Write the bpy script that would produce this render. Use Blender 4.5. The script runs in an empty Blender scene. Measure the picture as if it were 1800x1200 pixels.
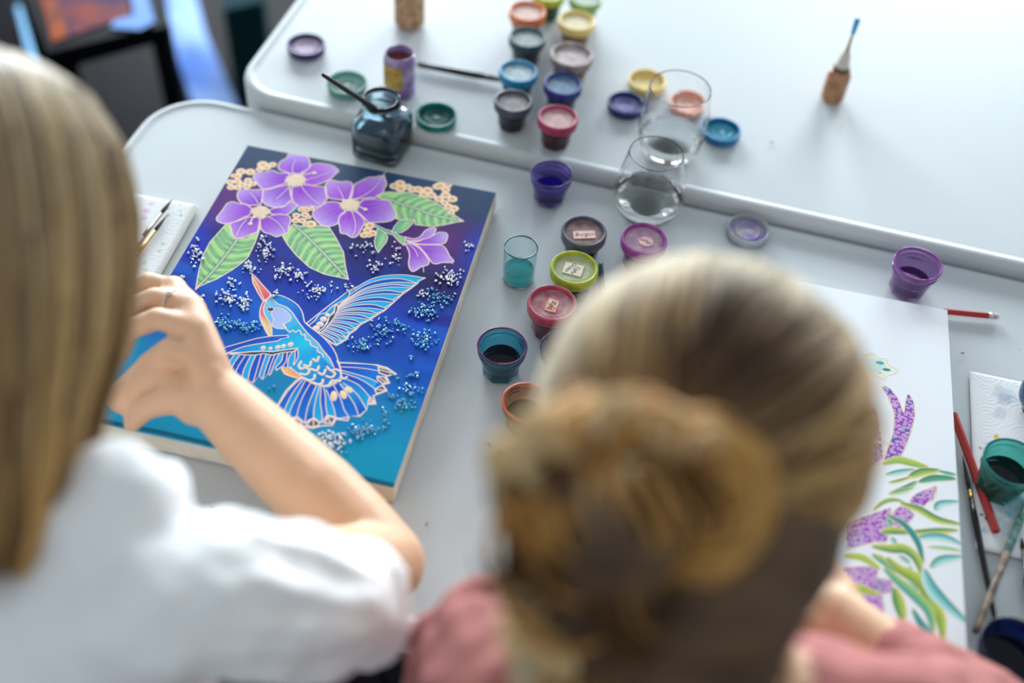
import bpy, math, random
import numpy as np
from mathutils import Vector, Matrix
rnd = random.Random(7)
nrs = np.random.RandomState(5)
scene = bpy.context.scene
COL = scene.collection
PI = math.pi
T = 0.74            # top of the near table
T2 = 0.755          # top of the far table
CT = T + 0.023      # top face of the canvases
CAMZ = CT + 0.87
F, PITCH, ROLL = 2000.0, math.radians(48.5), math.radians(5.2)

# ---------------------------------------------------------------- camera maths
fw = np.array([0, math.cos(PITCH), -math.sin(PITCH)])
_r = np.array([1., 0, 0]); _u = np.cross(_r, fw)
RX = math.cos(ROLL)*_r + math.sin(ROLL)*_u
UY = -math.sin(ROLL)*_r + math.cos(ROLL)*_u
CAM = np.array([0, 0, CAMZ])
def ray(x, y): return fw + RX*(x-900)/F - UY*(y-600)/F
def P(x, y, z=T):
    d = ray(x, y); return CAM + d*((z-CAMZ)/d[2])
def D(x, y, t): return CAM + ray(x, y)*t

# ---------------------------------------------------------------- helpers
def srgb(c):
    c = np.asarray(c, float)/255.0
    return np.where(c <= 0.04045, c/12.92, ((c+0.055)/1.055)**2.4)
def lin(c): return tuple(float(v) for v in srgb(c)) + (1.0,)
MATS = {}
def mat(name, color=None, rough=0.5, metal=0.0, trans=0.0, ior=1.45, coat=0.0, noise=0.0, nscale=40.0,
        bump=0.0, bscale=200.0, attr=False, sss=0.0, spec=0.5, color2=None, alpha=1.0, emit=None):
    if name in MATS: return MATS[name]
    m = bpy.data.materials.new(name); m.use_nodes = True
    nt = m.node_tree; b = nt.nodes['Principled BSDF']
    L = nt.links.new
    def si(k, v):
        if k in b.inputs: b.inputs[k].default_value = v
    si('Roughness', rough); si('Metallic', metal); si('Transmission Weight', trans); si('IOR', ior)
    si('Coat Weight', coat); si('Coat Roughness', 0.08); si('Specular IOR Level', spec)
    if alpha < 1: si('Alpha', alpha)
    if sss: si('Subsurface Weight', sss); b.inputs['Subsurface Radius'].default_value = (1.0, .35, .2); si('Subsurface Scale', 0.006)
    if attr:
        a = nt.nodes.new('ShaderNodeAttribute'); a.attribute_name = 'col'; src = a.outputs['Color']
    elif color is not None:
        rgb = nt.nodes.new('ShaderNodeRGB'); rgb.outputs[0].default_value = lin(color); src = rgb.outputs[0]
    if noise > 0 or color2 is not None:
        tc = nt.nodes.new('ShaderNodeTexCoord'); n = nt.nodes.new('ShaderNodeTexNoise')
        n.inputs['Scale'].default_value = nscale; n.inputs['Detail'].default_value = 4
        L(tc.outputs['Object'], n.inputs['Vector'])
        ramp = nt.nodes.new('ShaderNodeMapRange'); ramp.inputs['From Min'].default_value = .35; ramp.inputs['From Max'].default_value = .65
        L(n.outputs['Fac'], ramp.inputs['Value'])
        mx = nt.nodes.new('ShaderNodeMix'); mx.data_type = 'RGBA'
        L(ramp.outputs['Result'], mx.inputs['Factor'])
        L(src, mx.inputs['A'])
        if color2 is not None: mx.inputs['B'].default_value = lin(color2)
        else:
            hs = nt.nodes.new('ShaderNodeHueSaturation'); hs.inputs['Value'].default_value = 1-noise
            L(src, hs.inputs['Color']); L(hs.outputs['Color'], mx.inputs['B'])
        src = mx.outputs['Result']
    L(src, b.inputs['Base Color'])
    if bump > 0:
        tc = nt.nodes.new('ShaderNodeTexCoord'); n = nt.nodes.new('ShaderNodeTexNoise')
        n.inputs['Scale'].default_value = bscale; n.inputs['Detail'].default_value = 3
        bp = nt.nodes.new('ShaderNodeBump'); bp.inputs['Strength'].default_value = bump; bp.inputs['Distance'].default_value = 0.002
        L(tc.outputs['Object'], n.inputs['Vector']); L(n.outputs['Fac'], bp.inputs['Height']); L(bp.outputs['Normal'], b.inputs['Normal'])
    MATS[name] = m
    return m
def props(o, label=None, cat=None, group=None, kind=None):
    for k, v in (('label', label), ('category', cat), ('group', group), ('kind', kind)):
        if v: o[k] = v
    return o
def mesh_obj(name, V, Fs, m, parent=None, smooth=True, colors=None, loc=None):
    me = bpy.data.meshes.new(name)
    me.from_pydata([tuple(map(float, v)) for v in V], [], Fs)
    if smooth: me.polygons.foreach_set('use_smooth', [True]*len(me.polygons))
    if colors is not None:
        a = me.color_attributes.new('col', 'FLOAT_COLOR', 'POINT')
        c = np.ones((len(V), 4), np.float32); c[:, :3] = colors
        a.data.foreach_set('color', c.ravel())
    me.materials.append(m)
    me.update()
    o = bpy.data.objects.new(name, me); COL.objects.link(o)
    if parent is not None: o.parent = parent
    if loc is not None: o.location = [float(v) for v in loc]
    return o
def empty(name, loc=(0, 0, 0), rz=0, **k):
    o = bpy.data.objects.new(name, None); COL.objects.link(o); o.empty_display_size = .02
    o.location = [float(v) for v in loc]; o.rotation_euler = (0, 0, rz)
    return props(o, **k)
class MB:
    def __init__(s): s.V = []; s.F = []
    def add(s, V, Fs):
        n = len(s.V); s.V += [tuple(map(float, v)) for v in V]; s.F += [[i+n for i in f] for f in Fs]; return s
    def lathe(s, prof, n=40, c=(0, 0, 0), poly=None, cap0=False, cap1=False):
        V = []; Fs = []
        q = [prof[0]]
        for (r0, z0), (r1, z1) in zip(prof[:-1], prof[1:]):
            L = math.hypot(r1-r0, z1-z0); e = min(.0005, .25*L)/(L+1e-9)
            if L > .0012: q += [(r0+(r1-r0)*e, z0+(z1-z0)*e), (r1-(r1-r0)*e, z1-(z1-z0)*e)]
            q.append((r1, z1))
        prof = q
        for r, z in prof:
            for i in range(n):
                a = 2*PI*i/n; k = 1.0
                if poly:
                    k = poly(a, z)
                V.append((c[0]+r*k*math.cos(a), c[1]+r*k*math.sin(a), c[2]+z))
        for j in range(len(prof)-1):
            for i in range(n):
                Fs.append([j*n+i, j*n+(i+1) % n, (j+1)*n+(i+1) % n, (j+1)*n+i])
        if cap0: Fs.append(list(range(n))[::-1])
        if cap1: Fs.append([(len(prof)-1)*n+i for i in range(n)])
        return s.add(V, Fs)
    def tube(s, pts, rad, n=10, flat=1.0, caps=True):
        pts = [np.array(p, float) for p in pts]
        if not hasattr(rad, '__len__'): rad = [rad]*len(pts)
        V = []; Fs = []
        prev = None
        for i, p in enumerate(pts):
            d = pts[min(i+1, len(pts)-1)]-pts[max(i-1, 0)]
            d = d/(np.linalg.norm(d)+1e-12)
            if prev is None:
                a = np.array([0, 0, 1.]) if abs(d[2]) < .9 else np.array([1., 0, 0])
            else: a = prev
            u = a-d*np.dot(a, d); u /= np.linalg.norm(u)+1e-12; prev = u
            w = np.cross(d, u)
            for k in range(n):
                t = 2*PI*k/n
                V.append(p+rad[i]*(math.cos(t)*u*flat+math.sin(t)*w))
        m = len(pts)
        for j in range(m-1):
            for k in range(n):
                Fs.append([j*n+k, j*n+(k+1) % n, (j+1)*n+(k+1) % n, (j+1)*n+k])
        if caps: Fs.append(list(range(n))[::-1]); Fs.append([(m-1)*n+k for k in range(n)])
        return s.add(V, Fs)
    def box(s, lo, hi, bev=0):
        x0, y0, z0 = lo; x1, y1, z1 = hi
        V = [(x0,y0,z0),(x1,y0,z0),(x1,y1,z0),(x0,y1,z0),(x0,y0,z1),(x1,y0,z1),(x1,y1,z1),(x0,y1,z1)]
        return s.add(V, [[3,2,1,0],[4,5,6,7],[0,1,5,4],[1,2,6,5],[2,3,7,6],[3,0,4,7]])
    def ball(s, c, r, sc=(1, 1, 1), R=None, nu=20, nv=12):
        V = []; Fs = []
        for j in range(nv+1):
            ph = PI*j/nv
            for i in range(nu):
                th = 2*PI*i/nu
                v = np.array([math.sin(ph)*math.cos(th)*sc[0], math.sin(ph)*math.sin(th)*sc[1], math.cos(ph)*sc[2]])*r
                if R is not None: v = R@v
                V.append(np.array(c)+v)
        for j in range(nv):
            for i in range(nu):
                Fs.append([j*nu+i, (j+1)*nu+i, (j+1)*nu+(i+1) % nu, j*nu+(i+1) % nu])
        return s.add(V, Fs)
    def capsules(s, pts, rad):
        pts = [np.array(p, float) for p in pts]
        for i in range(len(pts)-1):
            s.tube([pts[i], pts[i+1]], [rad[i], rad[i+1]], n=16)
        for p, r in zip(pts, rad): s.ball(p, r, nu=16, nv=10)
        return s
    def obj(s, name, m, parent=None, smooth=True, loc=None): return mesh_obj(name, s.V, s.F, m, parent, smooth, loc=loc)
def weld_remesh(o, voxel=0.004, smooth=6, disp=None):
    """union of the closed pieces into one continuous surface"""
    md = o.modifiers.new('r', 'REMESH'); md.mode = 'VOXEL'; md.voxel_size = voxel; md.use_smooth_shade = True
    if smooth:
        sm = o.modifiers.new('s', 'SMOOTH'); sm.iterations = smooth; sm.factor = .5
    if disp:
        tx = bpy.data.textures.new('folds', 'CLOUDS'); tx.noise_scale = disp[1]
        dm = o.modifiers.new('d', 'DISPLACE'); dm.texture = tx; dm.strength = disp[0]; dm.mid_level = .5; dm.texture_coords = 'GLOBAL'
    bpy.context.view_layer.update()
    dg = bpy.context.evaluated_depsgraph_get()
    me = bpy.data.meshes.new_from_object(o.evaluated_get(dg))
    mats = list(o.data.materials)
    o.modifiers.clear(); o.data = me
    if not me.materials:
        for mm in mats: me.materials.append(mm)
    me.polygons.foreach_set('use_smooth', [True]*len(me.polygons))
    return o
def smoothpath(pts, n=8):
    """Catmull-Rom"""
    p = [np.array(q, float) for q in pts]; p = [2*p[0]-p[1]]+p+[2*p[-1]-p[-2]]
    out = []
    for i in range(1, len(p)-2):
        for k in range(n):
            t = k/n
            out.append(.5*((2*p[i])+(-p[i-1]+p[i+1])*t+(2*p[i-1]-5*p[i]+4*p[i+1]-p[i+2])*t*t+(-p[i-1]+3*p[i]-3*p[i+1]+p[i+2])*t**3))
    out.append(p[-2]); return out

# ================================================================= SETTING
def floor():
    m = bpy.data.materials.new('dark_wood_floor'); m.use_nodes = True
    nt = m.node_tree; b = nt.nodes['Principled BSDF']; L = nt.links.new
    tc = nt.nodes.new('ShaderNodeTexCoord'); mp = nt.nodes.new('ShaderNodeMapping')
    mp.inputs['Rotation'].default_value = (0, 0, math.radians(62))
    br = nt.nodes.new('ShaderNodeTexBrick')
    br.inputs['Color1'].default_value = lin((20, 16, 20)); br.inputs['Color2'].default_value = lin((12, 12, 18)); br.inputs['Mortar'].default_value = lin((3, 3, 4))
    br.inputs['Scale'].default_value = 1; br.inputs['Brick Width'].default_value = 1.1; br.inputs['Row Height'].default_value = .11; br.inputs['Mortar Size'].default_value = .004
    L(tc.outputs['Object'], mp.inputs['Vector']); L(mp.outputs['Vector'], br.inputs['Vector']); L(br.outputs['Color'], b.inputs['Base Color'])
    b.inputs['Roughness'].default_value = .4; b.inputs['Specular IOR Level'].default_value = .015
    o = MB().box((-3.2, -2.4, -.05), (3.4, 5.2, 0)).obj('floor', m, smooth=False); props(o, kind='structure')
floor()
def walls():
    wm = mat('warm_white_wall', (206, 204, 198), rough=.9, bump=.1, bscale=90)
    fm = mat('white_window_frame', (226, 228, 228), rough=.5)
    props(MB().box((-3.3, -2.4, 0), (-3.2, 5.2, 2.7)).obj('wall_left', wm, smooth=False), kind='structure')
    props(MB().box((3.4, -2.4, 0), (3.5, 5.2, 2.7)).obj('wall_right', wm, smooth=False), kind='structure')
    w = MB(); y0, y1 = 5.2, 5.32
    xs = [(-3.3, -2.5), (0.1, .9), (2.9, 3.5)]
    for a, b in xs: w.box((a, y0, 0), (b, y1, 2.7))
    for a, b in ((-2.5, .1), (.9, 2.9)): w.box((a, y0, 0), (b, y1, .9)); w.box((a, y0, 2.5), (b, y1, 2.7))
    props(w.obj('wall_back', wm, smooth=False), kind='structure')
    gp = mat('window_pane', (240, 246, 250), rough=.02, trans=1)
    for i, (a, b) in enumerate(((-2.5, .1), (.9, 2.9))):
        f = MB().box((a, y0+.02, .9), (a+.06, y1, 2.5)).box((b-.06, y0+.02, .9), (b, y1, 2.5)).box((a, y0+.02, .9), (b, y1, .96)).box((a, y0+.02, 2.44), (b, y1, 2.5)).box(((a+b)/2-.03, y0+.03, .96), ((a+b)/2+.03, y1, 2.44))
        fo = f.obj('window_%d' % (i+1), fm, smooth=False); props(fo, kind='structure')
        MB().box((a+.05, y0+.07, .95), (b-.05, y0+.075, 2.45)).obj('pane', gp, fo, smooth=False)
walls()

# ================================================================= TABLES
def rounded_rect(w, h, r, n=10):
    pts = []
    for cx, cy, a0 in ((w/2-r, h/2-r, 0), (-w/2+r, h/2-r, 90), (-w/2+r, -h/2+r, 180), (w/2-r, -h/2+r, 270)):
        for i in range(n+1):
            a = math.radians(a0+90*i/n); pts.append((cx+r*math.cos(a), cy+r*math.sin(a)))
    return pts
def plastic_mat():
    m = bpy.data.materials.new('white_table_plastic'); m.use_nodes = True
    nt = m.node_tree; b = nt.nodes['Principled BSDF']; L = nt.links.new
    tc = nt.nodes.new('ShaderNodeTexCoord')
    n1 = nt.nodes.new('ShaderNodeTexNoise'); n1.inputs['Scale'].default_value = 5; n1.inputs['Detail'].default_value = 5
    n2 = nt.nodes.new('ShaderNodeTexVoronoi'); n2.inputs['Scale'].default_value = 14; n2.inputs['Randomness'].default_value = 1
    n3 = nt.nodes.new('ShaderNodeTexNoise'); n3.inputs['Scale'].default_value = 90
    L(tc.outputs['Object'], n1.inputs['Vector']); L(tc.outputs['Object'], n3.inputs['Vector'])
    vm = nt.nodes.new('ShaderNodeVectorMath'); vm.operation = 'MULTIPLY_ADD'; vm.inputs[1].default_value = (.05, .05, .05)
    L(n3.outputs['Color'], vm.inputs[0]); L(tc.outputs['Object'], vm.inputs[2]); L(vm.outputs[0], n2.inputs['Vector'])
    mx = nt.nodes.new('ShaderNodeMix'); mx.data_type = 'RGBA'
    mx.inputs['A'].default_value = lin((200, 207, 212)); mx.inputs['B'].default_value = lin((194, 199, 202)); L(n1.outputs['Fac'], mx.inputs['Factor'])
    lt = nt.nodes.new('ShaderNodeMapRange'); lt.inputs['From Min'].default_value = .02; lt.inputs['From Max'].default_value = .05; lt.inputs['To Min'].default_value = 1; lt.inputs['To Max'].default_value = 0
    L(n2.outputs['Distance'], lt.inputs['Value'])
    gate = nt.nodes.new('ShaderNodeTexNoise'); gate.inputs['Scale'].default_value = 9
    L(tc.outputs['Object'], gate.inputs['Vector'])
    g2 = nt.nodes.new('ShaderNodeMapRange'); g2.inputs['From Min'].default_value = .5; g2.inputs['From Max'].default_value = .62; g2.inputs['To Max'].default_value = .5
    L(gate.outputs['Fac'], g2.inputs['Value'])
    mu = nt.nodes.new('ShaderNodeMath'); mu.operation = 'MULTIPLY'; L(lt.outputs['Result'], mu.inputs[0]); L(g2.outputs['Result'], mu.inputs[1])
    m2 = nt.nodes.new('ShaderNodeMix'); m2.data_type = 'RGBA'; m2.inputs['B'].default_value = lin((120, 125, 135))
    L(mu.outputs[0], m2.inputs['Factor']); L(mx.outputs['Result'], m2.inputs['A']); L(m2.outputs['Result'], b.inputs['Base Color'])
    b.inputs['Roughness'].default_value = .5; b.inputs['Specular IOR Level'].default_value = .3
    bp = nt.nodes.new('ShaderNodeBump'); bp.inputs['Strength'].default_value = .12; bp.inputs['Distance'].default_value = .0006
    n4 = nt.nodes.new('ShaderNodeTexNoise'); n4.inputs['Scale'].default_value = 500; L(tc.outputs['Object'], n4.inputs['Vector'])
    L(n4.outputs['Fac'], bp.inputs['Height']); L(bp.outputs['Normal'], b.inputs['Normal'])
    return m
TM = plastic_mat()
GM = mat('grey_table_steel', (120, 124, 130), rough=.4, metal=.7)
def table(name, corner, ang, w, h, top, label, r=.075, thick=.045):
    # corner = far-left virtual corner of the top, ang = direction of the long edge
    u = np.array([math.cos(ang), math.sin(ang)]); v = np.array([-u[1], u[0]])
    c = np.array(corner[:2])+u*w/2-v*h/2
    root = empty(name, (c[0], c[1], 0), ang, label=label, cat='table')
    mb = MB()
    rings = [(0.0, -thick), (0.0, -.008), (-.0015, -.003), (-.005, -.0005), (-.009, 0), (-.013, -.0015), (-.016, -.0022)]
    V = []; Fs = []
    n = 44
    for off, z in rings:
        for x, y in rounded_rect(w+2*off, h+2*off, r+off): V.append((x, y, top+z))
    for j in range(len(rings)-1):
        for i in range(n): Fs.append([j*n+i, j*n+(i+1) % n, (j+1)*n+(i+1) % n, (j+1)*n+i])
    Fs.append([(len(rings)-1)*n+i for i in range(n)]); Fs.append(list(range(n))[::-1])
    mesh_obj('tabletop', V, Fs, TM, root, smooth=False)
    for sx in (-1, 1):
        for sy in (-1, 1):
            l = MB().tube([(sx*(w/2-.16), sy*(h/2-.08), top-thick), (sx*(w/2-.16), sy*(h/2-.06), 0.012)], .014, 12)
            l.tube([(sx*(w/2-.16), sy*(h/2-.06), 0.0), (sx*(w/2-.16), sy*(h/2-.06), 0.02)], .018, 12)
            l.obj('leg', GM, root)
    return root
a1 = P(600, 222, T); b1 = P(1800, 491, T)
angT = math.atan2(b1[1]-a1[1], b1[0]-a1[0])
ua = np.array([math.cos(angT), math.sin(angT)]); va = np.array([-ua[1], ua[0]])
# far edge of the near table passes a1; its left edge passes px(235,225)
lft = P(222, 245, T)
c1 = a1[:2]+ua*np.dot(lft[:2]-a1[:2], ua)
table('folding_table', c1, angT, 1.83, .62, T, 'white plastic folding table nearest the women, with both canvases lying on it')
a2 = a1+np.array([va[0], va[1], 0])*.004; ang2 = angT
u2 = np.array([math.cos(ang2), math.sin(ang2)]); v2 = np.array([-u2[1], u2[0]])
l2 = P(413, 140, T2); H2 = .76
# near edge of the far table passes a2
c2 = a2[:2]+u2*np.dot(l2[:2]-a2[:2], u2)+v2*H2
table('folding_table', c2, ang2, 1.83, H2, T2, 'white plastic folding table pushed against the far side, holding the double row of lidded pots', r=.06)

# ================================================================= PAINTING RASTERISER
class Paint:
    def __init__(s, cx, cy, rot, W, H, res=0.0005, z=CT):
        s.z = z
        s.c = np.array([cx, cy]); s.W = W; s.H = H
        s.u = np.array([math.cos(rot), math.sin(rot)]); s.v = np.array([-s.u[1], s.u[0]])
        s.rot = rot
        s.nx = int(W/res)+1; s.ny = int(H/res)+1
        s.X, s.Y = np.meshgrid(np.linspace(0, W*1000, s.nx), np.linspace(0, H*1000, s.ny))  # mm, origin bottom-left
        s.C = np.ones((s.ny, s.nx, 3)); s.Z = np.zeros((s.ny, s.nx)); s.ms = 1000*W/(s.nx-1)
    def cv(s, px, py):
        q = P(px, py, s.z)[:2]-s.c
        return (1000*(np.dot(q, s.u)+s.W/2), 1000*(np.dot(q, s.v)+s.H/2))
    def to(s, pts, o=(0, 0), k=1.0): return np.array([s.cv(o[0]+x/k, o[1]+y/k) for x, y in pts])
    def win(s, lo, hi, pad):
        x0 = max(0, int((lo[0]-pad)/s.ms)); x1 = min(s.nx, int((hi[0]+pad)/s.ms)+2)
        y0 = max(0, int((lo[1]-pad)/s.ms)); y1 = min(s.ny, int((hi[1]+pad)/s.ms)+2)
        return slice(y0, y1), slice(x0, x1)
    def mask(s, poly, w):
        X = s.X[w]; Y = s.Y[w]; M = np.zeros(X.shape, bool)
        n = len(poly)
        for i in range(n):
            x1, y1 = poly[i]; x2, y2 = poly[(i+1) % n]
            if y1 == y2: continue
            c = ((Y >= y1) != (Y >= y2)); xi = x1+(Y-y1)*(x2-x1)/(y2-y1)
            M ^= c & (X < xi)
        return M
    def fill(s, poly, fn):
        poly = np.asarray(poly); w = s.win(poly.min(0), poly.max(0), 1)
        if s.X[w].size == 0: return
        M = s.mask(poly, w)
        col = fn(s.X[w], s.Y[w]) if callable(fn) else np.broadcast_to(srgb(fn), s.C[w].shape)
        s.C[w][M] = col[M]
    def dist(s, pts, w):
        X = s.X[w]; Y = s.Y[w]; d = np.full(X.shape, 1e9)
        for (ax, ay), (bx, by) in zip(pts[:-1], pts[1:]):
            dx, dy = bx-ax, by-ay; L2 = dx*dx+dy*dy+1e-9
            t = np.clip(((X-ax)*dx+(Y-ay)*dy)/L2, 0, 1)
            d = np.minimum(d, np.hypot(X-ax-t*dx, Y-ay-t*dy))
        return d
    def stroke(s, pts, wd, col, closed=False, raise_=.15, smooth=0):
        pts = np.asarray(pts)
        if closed: pts = np.vstack([pts, pts[:1]])
        if smooth: pts = np.array(smoothpath(pts, smooth))
        w = s.win(pts.min(0), pts.max(0), wd+1)
        if s.X[w].size == 0: return
        d = s.dist(pts, w); a = np.clip((wd/2-d)/.35+.5, 0, 1)
        s.C[w] = s.C[w]*(1-a[..., None])+srgb(col)*a[..., None]
        s.Z[w] = np.maximum(s.Z[w], raise_*np.clip(1-(d/(wd*.55))**2, 0, 1))
    def disc(s, c, rx, ry, col, rot=0, raise_=0):
        w = s.win(np.array(c)-max(rx, ry), np.array(c)+max(rx, ry), 1)
        X = s.X[w]-c[0]; Y = s.Y[w]-c[1]; ca, sa = math.cos(rot), math.sin(rot)
        e = np.hypot((X*ca+Y*sa)/rx, (-X*sa+Y*ca)/ry)
        a = np.clip((1-e)*min(rx, ry)/.4+.5, 0, 1)[..., None]
        s.C[w] = s.C[w]*(1-a)+srgb(col)*a
        if raise_: s.Z[w] = np.maximum(s.Z[w], raise_*(e < 1)*np.sqrt(np.clip(1-e*e, 0, 1)))
    def build(s, name, m, parent):
        xs = (s.X-s.W*500)/1000; ys = (s.Y-s.H*500)/1000
        V = np.stack([xs, ys, s.Z/1000], -1).reshape(-1, 3).astype(np.float32)
        me = bpy.data.meshes.new(name)
        idx = np.arange(s.nx*s.ny).reshape(s.ny, s.nx)
        Q = np.stack([idx[:-1, :-1], idx[:-1, 1:], idx[1:, 1:], idx[1:, :-1]], -1).reshape(-1, 4)
        me.vertices.add(len(V)); me.vertices.foreach_set('co', V.ravel())
        me.loops.add(Q.size); me.loops.foreach_set('vertex_index', Q.ravel().astype(np.int32))
        me.polygons.add(len(Q)); me.polygons.foreach_set('loop_start', np.arange(0, Q.size, 4, dtype=np.int32))
        me.update(calc_edges=True)
        me.polygons.foreach_set('use_smooth', np.ones(len(Q), bool))
        a = me.color_attributes.new('col', 'FLOAT_COLOR', 'POINT')
        c = np.ones((len(V), 4), np.float32); c[:, :3] = s.C.reshape(-1, 3); a.data.foreach_set('color', c.ravel())
        me.materials.append(m); me.update()
        o = bpy.data.objects.new(name, me); COL.objects.link(o); o.parent = parent; return o
def vnoise(X, Y, sc, seed):
    r = np.random.RandomState(seed); G = r.rand(64, 64)
    x = X/sc; y = Y/sc; i = np.floor(x).astype(int); j = np.floor(y).astype(int); fx = x-i; fy = y-j
    fx = fx*fx*(3-2*fx); fy = fy*fy*(3-2*fy)
    g = lambda a, b: G[b % 64, a % 64]
    return (g(i, j)*(1-fx)+g(i+1, j)*fx)*(1-fy)+(g(i, j+1)*(1-fx)+g(i+1, j+1)*fx)*fy
def mixc(a, b, t): return a*(1-t[..., None])+b*t[..., None]

CREAM = (238, 214, 200)
A = ((300, 240), 3.0); Bc = ((300, 540), 3.0); F4 = ((380, 250), 6.665); F5 = ((560, 280), 6.0); F6 = ((380, 470), 4.8)
F7 = ((540, 470), 8.0); F8 = ((470, 600), 6.667); LL = ((330, 370), 5.806); R1 = ((1480, 600), 4.2875); R2 = ((1440, 860), 4.0)

def paint_bird():
    s = Paint(-.213, .809, math.radians(-8.4), .30, .42)
    W, H = s.W*1000, s.H*1000
    X, Y = s.X, s.Y
    y = Y/H; x = X/W
    # ground wash : stops from bottom to top
    stops = [(0, (14, 140, 178)), (.10, (12, 142, 184)), (.22, (16, 125, 180)), (.34, (14, 80, 178)), (.50, (22, 48, 160)), (.62, (26, 34, 120)), (.74, (36, 30, 98)), (.84, (44, 38, 92)), (.92, (38, 60, 96)), (1.0, (40, 64, 98))]
    yy = y+.05*(vnoise(X, Y, 40, 1)-.5)+.03*(x-.5)
    col = np.zeros(s.C.shape)
    for k in range(3): col[..., k] = np.interp(yy, [a for a, _ in stops], [srgb(c)[k] for _, c in stops])
    # wash streaks (brush-pooled dye)
    n1 = np.clip((vnoise(X*.45, Y*1.6, 26, 2)-.45)*3, 0, 1)*np.clip(1-np.abs(yy-.42)/.34, 0, 1)
    col = mixc(col, srgb((14, 96, 205)), n1*.75)
    n2 = np.clip((vnoise(X, Y, 34, 3)-.5)*3, 0, 1)*np.clip(1-np.abs(yy-.6)/.2, 0, 1)
    col = mixc(col, srgb((18, 48, 180)), n2*.8)
    n3 = np.clip((vnoise(X, Y, 30, 9)-.5)*3.5, 0, 1)*np.clip(1-np.abs(yy-.66)/.18, 0, 1)
    col = mixc(col, srgb((32, 22, 62)), n3*.7)
    pu = np.clip(1-np.abs(y-.77)/.13, 0, 1)*np.maximum(np.clip(1-x/.30, 0, 1), np.clip(1-np.abs(x-.84)/.2, 0, 1)*.9)
    col = mixc(col, srgb((92, 38, 120)), np.clip(pu*1.6, 0, 1)*.85)
    rb = np.clip((x-.93)/.06, 0, 1)*np.clip(1-np.abs(y-.76)/.14, 0, 1)
    col = mixc(col, srgb((24, 60, 175)), rb)
    tb = np.clip((vnoise(X, Y*1.5, 22, 6)-.55)*4, 0, 1)*np.clip(1-np.abs(yy-.24)/.14, 0, 1)
    col = mixc(col, srgb((10, 150, 150)), tb*.35)
    s.C[:] = col
    # bottom border line of darker dye
    s.stroke([(0, 3), (W*.25, 5), (W*.6, 3.5), (W*.8, 4), (W, 2.5)], 5, (10, 84, 110), raise_=0)

    def T_(k, pts): return s.to(pts, k[0], k[1])
    def leaf(k, poly, mid, veins=9, lean=1.0, tw=2.6, seed=0):
        p = T_(k, poly); m = np.array(smoothpath(T_(k, mid), 10))
        L = len(m); segs = []
        for i in range(1, veins):
            q = m[int(i*(L-1)/veins)]; d = m[min(L-1, int(i*(L-1)/veins)+3)]-q; d /= np.linalg.norm(d)+1e-9
            for sg in (-1, 1):
                nrm = np.array([-d[1], d[0]])*sg
                e = q+(nrm*.85+d*.55*lean)*45
                segs.append(np.array([q, q+(nrm*.9+d*.35*lean)*12, e]))
        w = s.win(p.min(0), p.max(0), 1)
        dv = np.full(s.X[w].shape, 1e9); sign = np.zeros(s.X[w].shape)
        ax = m[-1]-m[0]; ax /= np.linalg.norm(ax)
        for sg in segs:
            d = s.dist(sg, w)
            e_ = sg[-1]-sg[0]; cr_ = e_[0]*(s.Y[w]-sg[0][1])-e_[1]*(s.X[w]-sg[0][0])
            up_ = (e_[0]*ax[1]-e_[1]*ax[0])*cr_ > 0
            dv = np.minimum(dv, np.where(up_, d, d*2.2))
        dm = s.dist(m, w)
        t = np.clip(1.2*np.exp(-(dv/tw)**2), 0, 1)
        t = np.maximum(t, np.exp(-(dm/2.0)**2))**.8
        c = mixc(np.broadcast_to(srgb((178, 222, 140)), s.C[w].shape), srgb((4, 122, 114)), t*.97)
        c = mixc(c, srgb((110, 198, 150)), vnoise(s.X[w], s.Y[w], 9, seed+20)*.15)
        M = s.mask(p, w); s.C[w][M] = c[M]
        keepC = s.C.copy(); keepZ = s.Z.copy(); full = np.zeros(s.X.shape, bool); full[w] = M
        for sg in segs: s.stroke(sg, .55, (206, 220, 180), raise_=.1)
        s.C[~full] = keepC[~full]; s.Z[~full] = keepZ[~full]
        s.stroke(m, 1.3, CREAM); s.stroke(p, 1.2, CREAM, closed=True)
    def petal(k, poly, ctr, base=(112, 32, 188), tip=(198, 176, 238), mag=0.0, seed=0, lines=()):
        p = T_(k, poly); c0 = np.array(T_(k, [ctr])[0])
        w = s.win(p.min(0), p.max(0), 1)
        R = max(np.hypot(*(q-c0)) for q in p)
        d = np.hypot(s.X[w]-c0[0], s.Y[w]-c0[1])/R
        ed = s.dist(np.vstack([p, p[:1]]), w)
        t = np.clip((d-.36)/.6, 0, 1)**1.3
        b = srgb(base)*(1-mag)+srgb((178, 60, 205))*mag
        c = mixc(np.broadcast_to(b, s.C[w].shape), srgb(tip), t)
        th = np.arctan2(s.Y[w]-c0[1], s.X[w]-c0[0])
        st = .5+.5*np.sin(th*22+seed*2.1+vnoise(s.X[w], s.Y[w], 7, seed+31)*4)
        c = mixc(c, srgb((168, 92, 224)), st*np.clip(1-np.abs(d-.5)/.45, 0, 1)*.7)
        c = mixc(c, srgb((150, 84, 214)), np.exp(-ed/1.6)*.75*np.clip(1.15-t*.6, 0, 1))
        c = mixc(c, srgb((196, 110, 222)), vnoise(s.X[w], s.Y[w], 14, seed+3)*.4)
        M = s.mask(p, w); s.C[w][M] = c[M]
        for l in lines:
            l = T_(k, l); dl = s.dist(np.array(smoothpath(l, 6)), w)
            cc = mixc(s.C[w], srgb((132, 54, 205)), np.exp(-dl/2.0)*.6); s.C[w][M] = cc[M]
            s.stroke(l, .9, CREAM, smooth=6)
        s.stroke(p, 1.35, CREAM, closed=True, smooth=3)
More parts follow.
